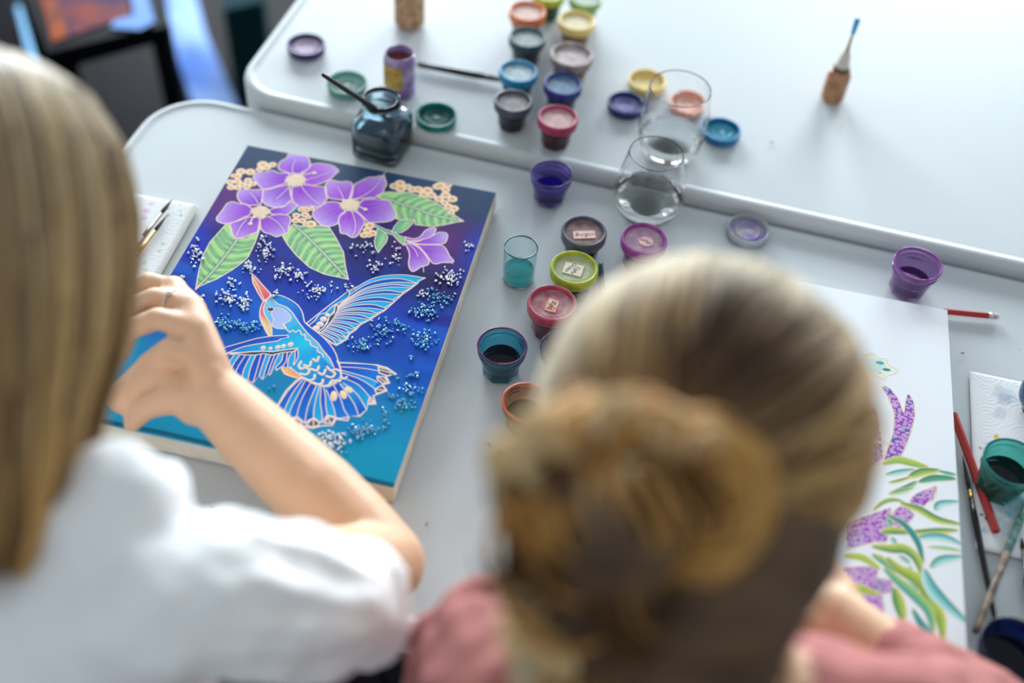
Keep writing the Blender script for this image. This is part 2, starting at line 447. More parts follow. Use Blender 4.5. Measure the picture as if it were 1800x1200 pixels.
    def centre(k, c, rx, ry, stam):
        q = T_(k, [c])[0]; sc = 1
        sx = np.linalg.norm(np.subtract(*T_(k, [(c[0]+rx, c[1]), c]))); sy = np.linalg.norm(np.subtract(*T_(k, [(c[0], c[1]+ry), c])))
        s.disc(q, sx, sy, (236, 214, 178), raise_=.25)
        for i in range(46):
            a = rnd.random()*2*PI; r = math.sqrt(rnd.random())*1.15
            z = (q[0]+sx*r*math.cos(a), q[1]+sy*r*math.sin(a))
            s.disc(z, 1.5, 1.3, CREAM, raise_=.3); s.disc(z, .7, .6, rnd.choice([(214, 160, 84), (226, 178, 110), (200, 190, 130)]), raise_=.3)
        for l, dot in stam:
            s.stroke(T_(k, l), 1.6, (240, 220, 185), raise_=.2, smooth=4); z = T_(k, [dot])[0]; s.disc(z, 2.6, 2.2, (243, 222, 180), raise_=.35)
    def berries(k, L):
        for x_, y_, r_ in L:
            q = T_(k, [(x_, y_)])[0]; r = np.linalg.norm(T_(k, [(x_+r_, y_)])[0]-q)
            r *= 1.3; s.disc(q, r, r*.95, (246, 220, 180), raise_=.15)
        for x_, y_, r_ in L:
            q = T_(k, [(x_, y_)])[0]; r = np.linalg.norm(T_(k, [(x_+r_, y_)])[0]-q)
            r *= 1.25
            s.stroke([(q[0]+r*.85*math.cos(a*PI/6), q[1]+r*.8*math.sin(a*PI/6)) for a in range(13)], .7, CREAM)
            s.disc(q, r*.5, r*.42, (230, 160, 104)); s.disc((q[0]+.3*r, q[1]-.2*r), r*.18, r*.15, (222, 150, 105))
    # leaves
    leaf(LL, [(80,810),(110,640),(150,470),(230,320),(330,210),(400,130),(430,160),(450,260),(500,290),(600,285),(690,230),(750,140),(740,180),(690,320),(620,470),(560,530),(450,610),(300,700),(120,775)], [(90,790),(240,640),(410,430),(520,280)], 9, seed=1)
    leaf(LL, [(960,250),(1010,200),(1080,140),(1150,160),(1300,150),(1440,170),(1510,280),(1590,430),(1610,580),(1640,705),(1480,670),(1390,650),(1240,580),(1110,460),(1020,350)], [(1090,150),(1230,280),(1380,430),(1510,570),(1640,705)], 11, seed=2)
    leaf(F5, [(620,400),(650,360),(740,345),(840,350),(940,350),(1060,385),(1160,420),(1260,470),(1350,540),(1430,590),(1530,655),(1450,665),(1340,690),(1220,710),(1100,700),(1020,690),(1010,640),(880,640),(820,630),(770,600),(740,440)], [(690,400),(850,465),(1000,510),(1150,570),(1300,610),(1450,640),(1530,655)], 11, seed=3)
    s.fill(T_(F4, [(840,850),(870,800),(970,750),(960,790),(900,840)]), (20, 140, 140))
    # berries
    berries(F4, [(290,345,45),(400,350,45),(250,400,40),(210,395,32),(165,470,38),(175,530,38),(250,530,38),(250,460,38),(310,500,38),(360,520,38),(375,450,38),(430,490,35),(545,265,50),(590,300,40),(660,265,38),(510,320,35),(1000,790,35),(1060,790,35),(1120,780,30),(940,860,38),(1040,850,38),(930,920,38),(1010,920,38),(1080,880,30),(1110,960,50),(1050,960,30)])
    berries(F5, [(860,255,42),(800,285,40),(865,310,45),(940,290,35),(990,320,40),(1050,320,42),(1150,330,45),(1110,375,40),(1190,380,40),(1250,290,38),(1285,280,45),(1360,270,38),(1340,320,38),(1340,380,42),(1270,420,40),(1410,420,42),(1330,460,35),(1370,500,38),(1430,520,38),(1400,560,30),(540,700,42),(515,750,38),(480,800,35),(570,780,38),(530,800,30)])
    # upper flower
    c = (930, 450)
    petal(F4, [(990,385),(1080,310),(1110,270),(1200,250),(1290,260),(1370,280),(1435,335),(1410,365),(1370,400),(1330,440),(1270,465),(1200,495),(1140,510),(1080,505),(1030,485),(1040,430)], c, mag=.5, tip=(206,165,232), seed=1, lines=[[(1060,440),(1200,400),(1330,350)]])
    petal(F4, [(855,365),(790,345),(735,315),(730,275),(760,225),(825,190),(850,145),(900,130),(960,155),(1010,150),(1070,175),(1095,230),(1100,270),(1080,310),(1000,360),(930,380)], c, seed=2, lines=[[(895,360),(895,290),(930,200)]])
    petal(F4, [(865,385),(830,360),(740,365),(670,335),(620,340),(570,355),(490,355),(450,380),(435,420),(470,470),(510,520),(560,550),(640,540),(730,510),(800,490),(820,450)], c, seed=3)
    petal(F4, [(840,500),(740,520),(640,550),(560,570),(535,640),(545,690),(590,740),(680,765),(760,760),(820,740),(850,700),(885,680),(870,600),(860,530)], c, seed=4, lines=[[(855,530),(780,600),(700,670)]])
    petal(F4, [(890,520),(885,600),(890,670),(940,740),(1010,760),(1110,750),(1230,770),(1260,720),(1300,660),(1280,590),(1270,530),(1180,520),(1060,500),(1000,500)], c, mag=.3, seed=5, lines=[[(1000,520),(1060,600),(1140,680),(1220,740)]])
    centre(F4, c, 105, 75, [([(1000,385),(1060,375),(1130,365)], (1150, 362))])
    # lower-left flower
    c = (520, 820)
    petal(F4, [(620,800),(700,770),(790,760),(850,710),(900,710),(950,740),(920,780),(860,830),(800,860),(700,850),(640,840)], c, seed=6)
    petal(F4, [(500,740),(430,740),(350,740),(290,710),(255,660),(250,610),(280,560),(370,555),(450,560),(540,555),(545,620),(530,700),(520,740)], c, seed=7, lines=[[(500,730),(450,650),(390,590)]])
    petal(F4, [(420,780),(350,730),(260,720),(190,700),(130,720),(80,790),(40,840),(5,890),(20,930),(90,955),(160,950),(240,925),(330,880),(400,850)], c, seed=8)
    petal(F4, [(370,880),(270,920),(165,960),(180,1020),(185,1070),(215,1115),(260,1130),(340,1110),(410,1080),(480,1050),(500,980),(510,900),(480,880)], c, seed=9, lines=[[(360,900),(280,1000),(235,1110)]])
    petal(F4, [(515,890),(515,960),(530,1020),(570,1060),(640,1080),(710,1110),(780,1080),(840,1060),(850,1000),(870,930),(860,870),(790,850),(700,850),(620,870)], c, seed=10, lines=[[(620,880),(720,940),(790,1030),(800,1080)]])
    centre(F4, c, 95, 70, [([(440,870),(415,910),(400,950)], (400, 958))])
    # right flower
    c = (330, 480)
    petal(F5, [(430,470),(470,430),(560,420),(640,425),(740,440),(770,480),(800,540),(815,590),(780,640),(720,660),(640,665),(540,670),(500,640),(450,590),(400,540)], c, seed=11, lines=[])
    petal(F5, [(330,430),(355,370),(370,280),(430,240),(520,195),(600,190),(680,175),(700,210),(715,270),(690,310),(680,350),(620,380),(600,405),(500,410),(420,420),(370,430)], c, mag=.25, seed=12, lines=[[(380,425),(500,370),(600,290),(690,160)]])
    petal(F5, [(260,430),(200,425),(110,410),(85,370),(80,310),(70,280),(110,220),(160,225),(230,240),(300,235),(345,250),(360,300),(340,370),(315,430)], c, mag=.7, seed=13, lines=[[(270,430),(240,360),(200,290)]])
    petal(F5, [(250,520),(240,470),(150,450),(80,460),(20,500),(-50,545),(-60,600),(-20,650),(20,690),(90,710),(180,690),(220,640),(230,590),(280,550)], c, seed=14)
    petal(F5, [(290,540),(350,545),(400,560),(450,600),(490,660),(470,700),(440,760),(400,815),(350,825),(290,790),(235,780),(225,720),(210,660),(225,600),(270,570)], c, mag=.4, seed=15, lines=[[(350,550),(385,650),(385,750),(350,820)]])
    centre(F5, c, 95, 58, [([(430,500),(460,515),(490,530)], (492, 530))])
    # half-open flower
    def green(poly, seed):
        p = T_(F5, poly); m0 = p.mean(0)
        w = s.win(p.min(0), p.max(0), 1); ed = s.dist(np.vstack([p, p[:1]]), w)
        cc = mixc(np.broadcast_to(srgb((160, 212, 150)), s.C[w].shape), srgb((20, 150, 130)), np.clip(np.exp(-ed/1.8)*.9+.35*(s.X[w] < m0[0]), 0, 1))
        M = s.mask(p, w); s.C[w][M] = cc[M]; s.stroke(p, 1.2, CREAM, closed=True)
    green([(570,690),(600,690),(700,740),(780,760),(860,810),(920,830),(910,860),(900,910),(840,860),(790,800),(700,775),(620,730)], 1)
    green([(770,770),(800,710),(850,650),(920,640),(1005,640),(990,680),(930,740),(870,775)], 2)
    green([(620,740),(640,740),(700,780),(730,820),(710,880),(660,940),(630,985),(600,930),(590,860),(610,790)], 3)
    c = (900, 870)
    petal(F5, [(930,870),(1050,900),(1200,905),(1300,910),(1350,960),(1380,1020),(1425,1075),(1390,1090),(1300,1090),(1240,1105),(1190,1085),(1120,990),(1040,910)], c, seed=16)
    petal(F5, [(910,890),(970,890),(1050,930),(1110,990),(1160,1070),(1150,1115),(1080,1135),(1030,1170),(990,1185),(960,1150),(950,1090),(960,1010),(940,940)], c, seed=17, lines=[[(940,890),(1010,950),(1050,1030)]])
    petal(F5, [(930,860),(1040,870),(1130,830),(1200,810),(1260,775),(1330,775),(1360,800),(1350,850),(1320,890),(1200,900),(1050,895)], c, seed=18)
    petal(F5, [(910,820),(1000,840),(1070,820),(1120,760),(1180,725),(1235,730),(1220,780),(1180,820),(1120,840),(1040,860),(930,860)], c, base=(170,120,225), seed=19)
    s.stroke(T_(F5, [(1105,1135), (1108, 1190)]), .8, CREAM); s.stroke(T_(F5, [(1400,1090), (1415, 1105)]), .8, CREAM); s.stroke(T_(F5, [(680,175), (705, 135)]), .8, CREAM)

    # ---- bird
    DB = (16, 72, 190); CY = (22, 168, 224); MB_ = (16, 112, 208)
    def grad(a, b, p0, p1):
        p0 = np.array(p0); d = np.array(p1)-p0; L2 = (d**2).sum()
        return lambda X_, Y_: mixc(np.broadcast_to(srgb(a), X_.shape+(3,)), srgb(b), np.clip(((X_-p0[0])*d[0]+(Y_-p0[1])*d[1])/L2, 0, 1))
    def region(k, poly, fn, out=True, wd=1.15, sm=0):
        p = T_(k, poly)
        if sm: p = np.array(smoothpath(np.vstack([p, p[:1]]), sm))
        s.fill(p, fn)
        if out: s.stroke(p, wd, CREAM, closed=not sm)
    def fan(k, lines, cols, tipdark=False):
        L = [np.array(smoothpath(T_(k, l), 6)) for l in lines]
        for i, (l0, l1) in enumerate(zip(L[:-1], L[1:])):
            poly = np.vstack([l0, l1[::-1]]); a, b = cols[i % len(cols)]
            s.fill(poly, grad(a, b, l0[0], l0[-1]))
        for l in L: s.stroke(l, 1.0, CREAM)
    # tail
    out = [(400,430),(340,460),(220,580),(150,700),(60,840),(130,900),(240,1060),(300,1070),(400,990),(530,1020),(640,990),(760,985),(800,910),(940,930),(960,870),(1080,880),(1160,800),(1170,740),(1270,735),(1240,640),(1400,580),(1350,510),(1430,490),(1390,410),(1510,385),(1400,310),(1290,280),(1050,260),(850,250),(860,420),(770,470),(640,510),(520,470)]
    region(F8, out, MB_, wd=1.6)
    tl = [[(400,435),(300,520),(200,640),(80,840)], [(420,440),(300,600),(220,760),(170,870)], [(450,450),(330,680),(280,780),(235,930)], [(510,480),(430,620),(380,740),(340,890)], [(575,510),(520,640),(470,780),(440,940)], [(615,520),(570,680),(545,800),(540,900)], [(630,530),(620,700),(640,850),(640,930)], [(660,540),(680,650),(685,770),(705,870)], [(690,570),(740,680),(780,790),(800,890)], [(780,520),(860,680),(900,800),(950,880)], [(850,500),(940,620),(1020,740),(1070,870)], [(890,490),(1000,570),(1080,660),(1160,800)], [(920,440),(1050,500),(1120,560),(1190,640)], [(880,370),(1050,430),(1150,480),(1250,550)], [(870,340),(1050,390),(1180,430),(1290,480)], [(860,300),(1050,310),(1180,325),(1290,345)], [(850,255),(1050,262),(1200,270),(1300,290)]]
    fan(F8, tl, [(DB, MB_), (MB_, CY), (DB, (18,120,215)), (DB, MB_), (CY, DB), (MB_, CY)])
    for poly in ([(230,1040),(250,970),(320,900),(390,930),(400,980),(300,1060)], [(455,980),(530,905),(610,950),(600,985),(530,1010)], [(670,960),(710,880),(795,900),(760,960)], [(1300,300),(1410,330),(1500,382),(1400,405),(1310,370)], [(1290,410),(1370,420),(1420,488),(1350,495),(1290,450)], [(1260,560),(1350,515),(1392,582),(1280,612)], [(1180,720),(1200,650),(1262,732)], [(130,910),(170,880),(190,990)]):
        region(F8, poly, (82, 92, 122), wd=1.5)
    for l in ([(320,900),(285,1060)], [(540,910),(540,1010)], [(710,890),(740,960)], [(1300,330),(1490,382)], [(1300,420),(1400,490)], [(1270,560),(1390,580)], [(1200,690),(1250,730)]):
        s.stroke(T_(F8, l), 1.2, CREAM)
    s.stroke(T_(F8, [(240,930),(300,900),(345,880),(400,930),(440,960),(480,930),(540,900),(600,940),(640,950),(700,870),(760,880),(800,900),(860,905),(940,890)]), 1.6, CREAM)
    # right wing
    wo = [(0,780),(150,660),(330,520),(480,410),(580,330),(760,250),(1000,180),(1250,140),(1450,135),(1660,150),(1570,195),(1555,225),(1470,290),(1335,385),(1215,495),(1095,605),(985,670),(880,740),(745,810),(685,880),(595,940),(560,1005),(490,1055),(410,1100),(330,1060),(180,930),(10,830)]
    region(F7, wo, MB_, wd=1.3)
    tips = [(1660,150),(1555,225),(1475,290),(1335,385),(1215,495),(1095,605),(985,670),(880,740),(745,810),(685,880),(595,940),(560,1005),(490,1055),(410,1100)]
    nt_ = len(tips); rows = []
    for i, tp in enumerate(tips):
        f_ = i/(nt_-1); q = (600*(1-f_)**2+2*(1-f_)*f_*330+190*f_*f_-60*math.sin(PI*f_)*0, 330*(1-f_)+930*f_)
        if i == 0: q = (590, 345)
        else: q = (500-340*f_, 470+460*f_)
        dx, dy = tp[0]-q[0], tp[1]-q[1]; ln = math.hypot(dx, dy); bow = -.13*ln*(1-f_)
        nx, ny = -dy/ln, dx/ln
        rows.append([q, (q[0]+dx*.35+nx*bow*.9, q[1]+dy*.35+ny*bow*.9), (q[0]+dx*.7+nx*bow*.75, q[1]+dy*.7+ny*bow*.75), tp])
    allr = []
    for i in range(nt_-1):
        allr.append(rows[i]); a = np.array(rows[i]); b = np.array(rows[i+1]); m_ = a*.5+b*.5; m_[-1] = b[-1]*.72+a[-1]*.28-[30, 0] if i else b[-1]
        allr.append([tuple(v) for v in m_])
    allr.append(rows[-1])
    fan(F7, allr, [(CY, (34,172,214)), (DB, (22,80,196))])
    for i in range(nt_-1): 
        a, b = tips[i], tips[i+1]
        s.stroke(T_(F7, [a, (b[0]*.8+a[0]*.2-20, b[1]*.6+a[1]*.4), b]), 1.1, CREAM)
    region(F7, [(0,780),(150,660),(330,520),(480,410),(580,335),(592,400),(540,450),(400,520),(330,570),(270,640),(170,660),(110,750),(10,830)], grad((20,92,205), (20,140,222), T_(F7, [(0,800)])[0], T_(F7, [(560,400)])[0]), sm=2)
    region(F7, [(10,830),(110,750),(170,660),(270,640),(330,570),(410,520),(395,600),(310,690),(270,790),(230,850),(150,910)], grad((18,70,190), (24,170,224), T_(F7, [(60,800)])[0], T_(F7, [(380,560)])[0]))
    region(F7, [(155,910),(230,850),(280,790),(310,690),(380,640),(390,560),(410,530),(435,530),(430,600),(385,700),(320,790),(250,870),(190,925)], (74, 78, 96), wd=1.3)
    for x_, y_, r_ in ((125,855,42),(180,800,42),(228,728,40),(282,668,28)):
        q = T_(F7, [(x_, y_)])[0]; r = r_/8/1.62; s.disc(q, r*1.15, r*1.15, CREAM); s.disc(q, r*.9, r*.9, (236, 214, 196), raise_=.2)
    # body
    body = [(470,240),(530,235),(610,265),(690,320),(730,390),(745,460),(800,510),(880,570),(960,650),(1010,730),(1040,830),(1050,880),(1010,980),(940,1010),(880,990),(800,960),(720,920),(640,860),(600,800),(560,700),(480,600),(470,580),(440,480),(400,400),(400,300)]
    region(F6, body, grad((30, 176, 226), (24, 150, 222), T_(F6, [(560,400)])[0], T_(F6, [(950,950)])[0]), wd=1.2)
    p = T_(F6, [(660,560),(800,720)]); w_ = s.win(p.min(0)-12, p.max(0)+12, 0)
    q = T_(F6, [(740,640)])[0]; dd = np.hypot(s.X[w_]-q[0], s.Y[w_]-q[1]); M = s.mask(T_(F6, body), w_)
    cc = mixc(s.C[w_], srgb((16, 196, 228)), np.clip(1-dd/16, 0, 1)); s.C[w_][M] = cc[M]
    region(F6, [(470,240),(530,235),(610,265),(690,320),(730,390),(745,460),(800,510),(880,570),(960,650),(1010,730),(1040,830),(1050,880),(1000,860),(960,770),(900,700),(860,640),(810,595),(760,545),(700,470),(640,380),(590,335),(520,310),(470,265)], grad((20, 140, 220), (18, 84, 200), T_(F6, [(500,250)])[0], T_(F6, [(720,450)])[0]), sm=2)
    region(F6, [(760,550),(810,595),(860,640),(900,700),(960,770),(1000,860),(950,840),(920,800),(890,790),(900,740),(855,710),(850,680),(800,660),(790,620),(755,610),(730,560)], (96, 186, 226), out=False)
    region(F6, [(400,300),(460,250),(520,305),(600,345),(660,410),(700,470),(640,500),(600,540),(510,520),(470,500),(450,440),(410,380)], grad((120, 190, 232), (60, 176, 228), T_(F6, [(450,330)])[0], T_(F6, [(640,480)])[0]), out=False)
    region(F6, [(475,350),(500,345),(555,350),(600,380),(630,420),(620,455),(570,480),(590,515),(500,515),(470,480),(485,440),(465,400)], grad((176,182,236), (164,196,238), T_(F6, [(480,400)])[0], T_(F6, [(620,440)])[0]), wd=.9, sm=2)
    region(F6, [(470,500),(510,520),(600,530),(610,555),(600,575),(480,590),(468,560)], (24, 120, 206), out=False)
    region(F6, [(410,290),(430,275),(400,340),(410,400),(450,460),(470,530),(465,585),(440,575),(400,500),(370,430),(370,360),(390,300)], grad((222, 110, 130), (232, 205, 150), T_(F6, [(440,430)])[0], T_(F6, [(395,460)])[0]), sm=2)
    region(F6, [(300,50),(340,90),(400,160),(460,225),(450,250),(400,290),(350,210),(310,130)], grad((226, 150, 120), (222, 84, 108), T_(F6, [(330,90)])[0], T_(F6, [(430,250)])[0]), wd=1.3)
    s.stroke(T_(F6, [(305,80),(355,165),(410,285)]), 1.0, CREAM)
    s.stroke(T_(F6, [(470,265),(520,310),(590,335),(640,380),(700,470),(760,545),(810,595),(860,640),(900,700),(960,770),(1000,860)]), 1.2, CREAM)
    s.stroke(T_(F6, [(560,480),(580,510),(620,548),(645,530),(670,550),(700,530),(722,570),(748,570),(755,610),(790,620),(800,660),(850,680),(855,710),(900,740),(890,790),(920,800),(950,840),(1000,870)]), 1.2, CREAM, smooth=3)
    q = T_(F6, [(458, 352)])[0]; s.disc(q, 3.6, 2.9, CREAM); s.disc(q, 3.0, 2.3, (30, 40, 46), raise_=.3); s.disc((q[0]-.6, q[1]+.5), .7, .6, (190, 205, 215))
    # belly scales
    region(F8, [(400,250),(440,230),(540,180),(620,160),(680,220),(760,300),(840,330),(860,420),(770,470),(660,510),(520,470),(400,420),(360,330)], grad((22,168,222), (22, 120, 212), T_(F8, [(450,240)])[0], T_(F8, [(700,400)])[0]), out=False)
    for l in ([(430,280),(490,295),(512,240)], [(535,210),(580,235),(600,185)], [(510,325),(580,345),(602,295)], [(600,370),(650,392),(682,335)], [(385,380),(450,392),(492,350),(460,310)], [(400,425),(490,458),(545,440),(555,395)], [(520,485),(580,505),(640,490),(652,450)], [(690,408),(750,425),(792,380),(740,340)], [(660,530),(720,515),(760,462),(850,470)], [(395,240),(368,290),(395,325),(435,310)], [(700,300),(740,340),(800,330),(850,350)], [(860,420),(900,440),(930,420)]):
        q = np.array(T_(F8, l)); s.stroke(q, 2.5, CREAM, raise_=.25, smooth=4); s.stroke(q, 1.0, (236, 216, 176), raise_=.25, smooth=4)
    s.stroke(T_(F8, [(400,420),(480,465),(560,500),(640,520),(700,520),(760,490),(850,460),(865,400),(850,300),(820,230)]), 1.8, CREAM, smooth=3)
    region(F8, [(165,320),(200,295),(250,310),(320,350),(400,420),(340,430),(260,405),(200,380)], grad((236, 160, 110), (240, 190, 120), T_(F8, [(300,340)])[0], T_(F8, [(220,380)])[0]), sm=2)
    for x_, y_, a_, b_, ro in ((780,640,38,72,.35),(890,625,36,62,.6),(955,565,55,38,-.5)):
        q = T_(F8, [(x_, y_)])[0]; k_ = 1/6.667/1.7
        s.disc(q, a_*k_*.95, b_*k_*1.0, CREAM, rot=ro); s.disc(q, a_*k_*.7, b_*k_*.78, (240, 218, 170), rot=ro, raise_=.2)
    # left wing
    region(F6, [(120,735),(690,705),(680,770),(650,820),(600,800),(600,850),(560,830),(510,870),(500,840),(450,910),(440,890),(390,945),(360,910),(310,975),(270,950),(230,960),(160,870),(60,760)], DB, wd=1.2)
    fe = [[(60,740),(40,800)], [(150,738),(110,800),(60,860)], [(200,742),(150,810),(120,880)], [(245,745),(185,840),(150,920)], [(290,745),(235,860),(210,960)], [(335,742),(290,850),(268,950)], [(380,738),(345,860),(312,972)], [(420,735),(385,840),(362,912)], [(460,742),(420,850),(392,945)], [(495,738),(462,820),(440,890)], [(530,732),(495,800),(455,908)], [(565,728),(550,790),(505,842)], [(600,722),(590,790),(562,832)], [(640,718),(610,770),(602,850)], [(665,712),(665,770),(650,820)], [(690,700),(690,760),(655,825)]]
    fan(F6, fe, [(DB, (20,90,200)), (CY, (28,160,220)), (DB, (20,90,200))])
    region(F6, [(60,680),(340,600),(470,580),(600,573),(610,590),(545,610),(520,622),(430,635),(330,650),(230,670),(60,735)], grad((18,90,200), (20,76,190), T_(F6, [(560,590)])[0], T_(F6, [(200,650)])[0]))
    region(F6, [(60,735),(150,700),(230,670),(330,650),(430,635),(520,622),(545,605),(600,600),(650,640),(685,690),(600,695),(480,712),(300,718),(120,722)], grad((24,180,226), (18, 130, 214), T_(F6, [(600,660)])[0], T_(F6, [(150,700)])[0]), sm=0)
    s.fill(T_(F6, [(548,608),(602,592),(690,640),(700,700),(640,690)]), (24, 178, 226))
    region(F6, [(120,728),(200,722),(300,712),(400,708),(480,712),(570,698),(690,683),(650,712),(560,720),(470,742),(400,728),(320,742),(230,738)], (60, 78, 110), wd=1.2)
    for x_, y_, r_ in ((397,680,19),(458,684,15),(520,674,19),(568,664,18),(628,650,21)):
        q = T_(F6, [(x_, y_)])[0]; r = r_/4.8/1.7; s.disc(q, r*1.1, r*1.25, CREAM); s.disc(q, r*.75, r*.9, (230, 208, 200), raise_=.2)
    return s

def canvas_body(root, W, H, th, edgem):
    # stretched cloth wrapped round a wooden frame, slightly uneven sides
    V = []; Fs = []; n = 0
    loop = []
    N = 24
    cs = [(-W/2, -H/2), (W/2, -H/2), (W/2, H/2), (-W/2, H/2)]
    for i in range(4):
        a, b = np.array(cs[i]), np.array(cs[(i+1) % 4])
        for k in range(N): loop.append(a+(b-a)*k/N)
    M = len(loop)
    for z, off in ((-th, .0004), (-th+.002, .0012), (-th*.5, .0010), (-.0012, .0006), (-.0002, -.0006), (-.0004, -.004)):
        for i, p in enumerate(loop):
            d = p/np.linalg.norm(p); w = .0004*math.sin(i*1.7)+.0003*math.sin(i*.6)
            V.append((p[0]+d[0]*(off+w), p[1]+d[1]*(off+w), z))
    for j in range(5):
        for i in range(M): Fs.append([j*M+i, j*M+(i+1) % M, (j+1)*M+(i+1) % M, (j+1)*M+i])
    Fs.append(list(range(M))[::-1]); Fs.append([5*M+i for i in range(M)])
    return mesh_obj('stretched_frame', V, Fs, edgem, root, smooth=False)
CLOTHM = mat('raw_canvas_cloth', (226, 216, 198), rough=.85, noise=.1, nscale=60, bump=.3, bscale=900)
PAINTM = mat('painted_cloth', attr=True, rough=.5, spec=.07, bump=.12, bscale=1500)
sp = paint_bird()
cr = empty('painted_canvas', (sp.c[0], sp.c[1], CT), sp.rot, label='blue canvas painted with a hummingbird under purple flowers, crystals glued on', cat='painting')
canvas_body(cr, .30, .42, CT-T-.0004, CLOTHM)
sp.build('painted_face', PAINTM, cr).location = (0, 0, .0003)

# ---- glued crystals
def crystals():
    cl = [(120,605,45,60,30,0),(60,740,12,8,3,0),(500,600,32,55,32,0),(420,695,38,25,18,0),(600,715,60,32,30,0),(680,735,30,20,8,0),(760,810,60,45,28,0),(330,775,28,25,11,0),(300,850,55,38,24,0),(390,880,25,45,16,0),(290,980,50,28,26,1),(400,1005,52,22,26,1),(1010,585,48,35,14,0),(1090,680,48,28,14,0),(1190,640,22,55,13,0),(1570,575,22,30,8,0),(1470,740,58,34,34,0),(1330,830,22,14,8,0),(1420,850,55,45,28,1),(1330,925,60,35,34,1),(1110,1030,48,50,30,1),(1010,1100,65,28,28,1),(1340,1075,48,35,34,1),(1190,985,20,28,7,1),(1240,1010,30,30,8,1),(920,790,30,20,6,0),(560,830,25,15,4,0),(170,845,12,12,4,0),(840,780,8,14,3,0),
          (1265,1165,8,20,3,1),(1245,1270,55,22,6,1),(1265,1330,48,28,16,1),(1225,1420,45,22,16,1),(1170,1370,25,32,6,1),(1130,1470,22,28,6,1),(1060,1540,105,32,24,1),(820,1610,85,36,52,0),(530,1320,28,8,2,1),(500,1395,5,5,1,1),(820,1712,3,3,1,1),(890,1665,30,12,5,1),(1000,1560,40,30,10,1)]
    items = []
    taken = []
    for cx, cy, rx, ry, n, b in cl:
        for _ in range(int(n*1.2)):
            for tr in range(14):
                a = rnd.random()*2*PI; r = min(1.5, abs(rnd.gauss(0, .78)))
                q = sp.cv(300+(cx+rx*r*math.cos(a))/3, 240+(cy+ry*r*math.sin(a))/3)
                q = ((q[0]-150)/1000, (q[1]-210)/1000)
                if all((q[0]-t[0])**2+(q[1]-t[1])**2 < 1 and (q[0]-t[0])**2+(q[1]-t[1])**2 > .0021**2 for t in taken[-120:]): break
            if abs(q[0]) > .146 or abs(q[1]) > .206: continue
            sz = rnd.uniform(.0008, .0019); taken.append(q)
            items.append((sz, q, b, cy))
    items.sort(key=lambda t: -t[0])
    t = (1+5**.5)/2
    IV = np.array([(-1,t,0),(1,t,0),(-1,-t,0),(1,-t,0),(0,-1,t),(0,1,t),(0,-1,-t),(0,1,-t),(t,0,-1),(t,0,1),(-t,0,-1),(-t,0,1)])/1.9
    IF = [[0,11,5],[0,5,1],[0,1,7],[0,7,10],[0,10,11],[1,5,9],[5,11,4],[11,10,2],[10,7,6],[7,1,8],[3,9,4],[3,4,2],[3,2,6],[3,6,8],[3,8,9],[4,9,5],[2,4,11],[6,2,10],[8,6,7],[9,8,1]]
    mw = mat('clear_crystal', (240, 246, 255), rough=.14, trans=.12, ior=1.5, spec=.9)
    mbl = mat('blue_crystal', (120, 200, 240), rough=.12, trans=.2, ior=1.5, spec=.9)
    def geo(sz):
        sc = np.array([rnd.uniform(.8, 1.5), rnd.uniform(.7, 1.05), rnd.uniform(.6, .95)])
        V = IV*(1+nrs.uniform(-.22, .22, (12, 1)))*sc*sz; a = rnd.random()*PI
        R = np.array([[math.cos(a), -math.sin(a), 0], [math.sin(a), math.cos(a), 0], [0, 0, 1]]); return V@R.T
    for sz, q, b, cy in items[:100]:
        V = geo(sz); V[:, 2] += sz*.55
        mesh_obj('crystal', V, IF, mbl if b else mw, cr, smooth=False, loc=(q[0], q[1], .0004))
    for b, m, lb in ((0, mw, 'small clear crystals glued in scattered clusters'), (1, mbl, 'small blue-tinted crystals glued in scattered clusters')):
        mb = MB()
        for sz, q, bb, cy in items[100:]:
            if bb != b: continue
            V = geo(sz); V[:, 2] += sz*.55+.0004; V[:, 0] += q[0]; V[:, 1] += q[1]; mb.add(V, IF)
        o = mb.obj('crystal_scatter', m, cr, smooth=False); o['kind'] = 'stuff'; o['label'] = lb
crystals()

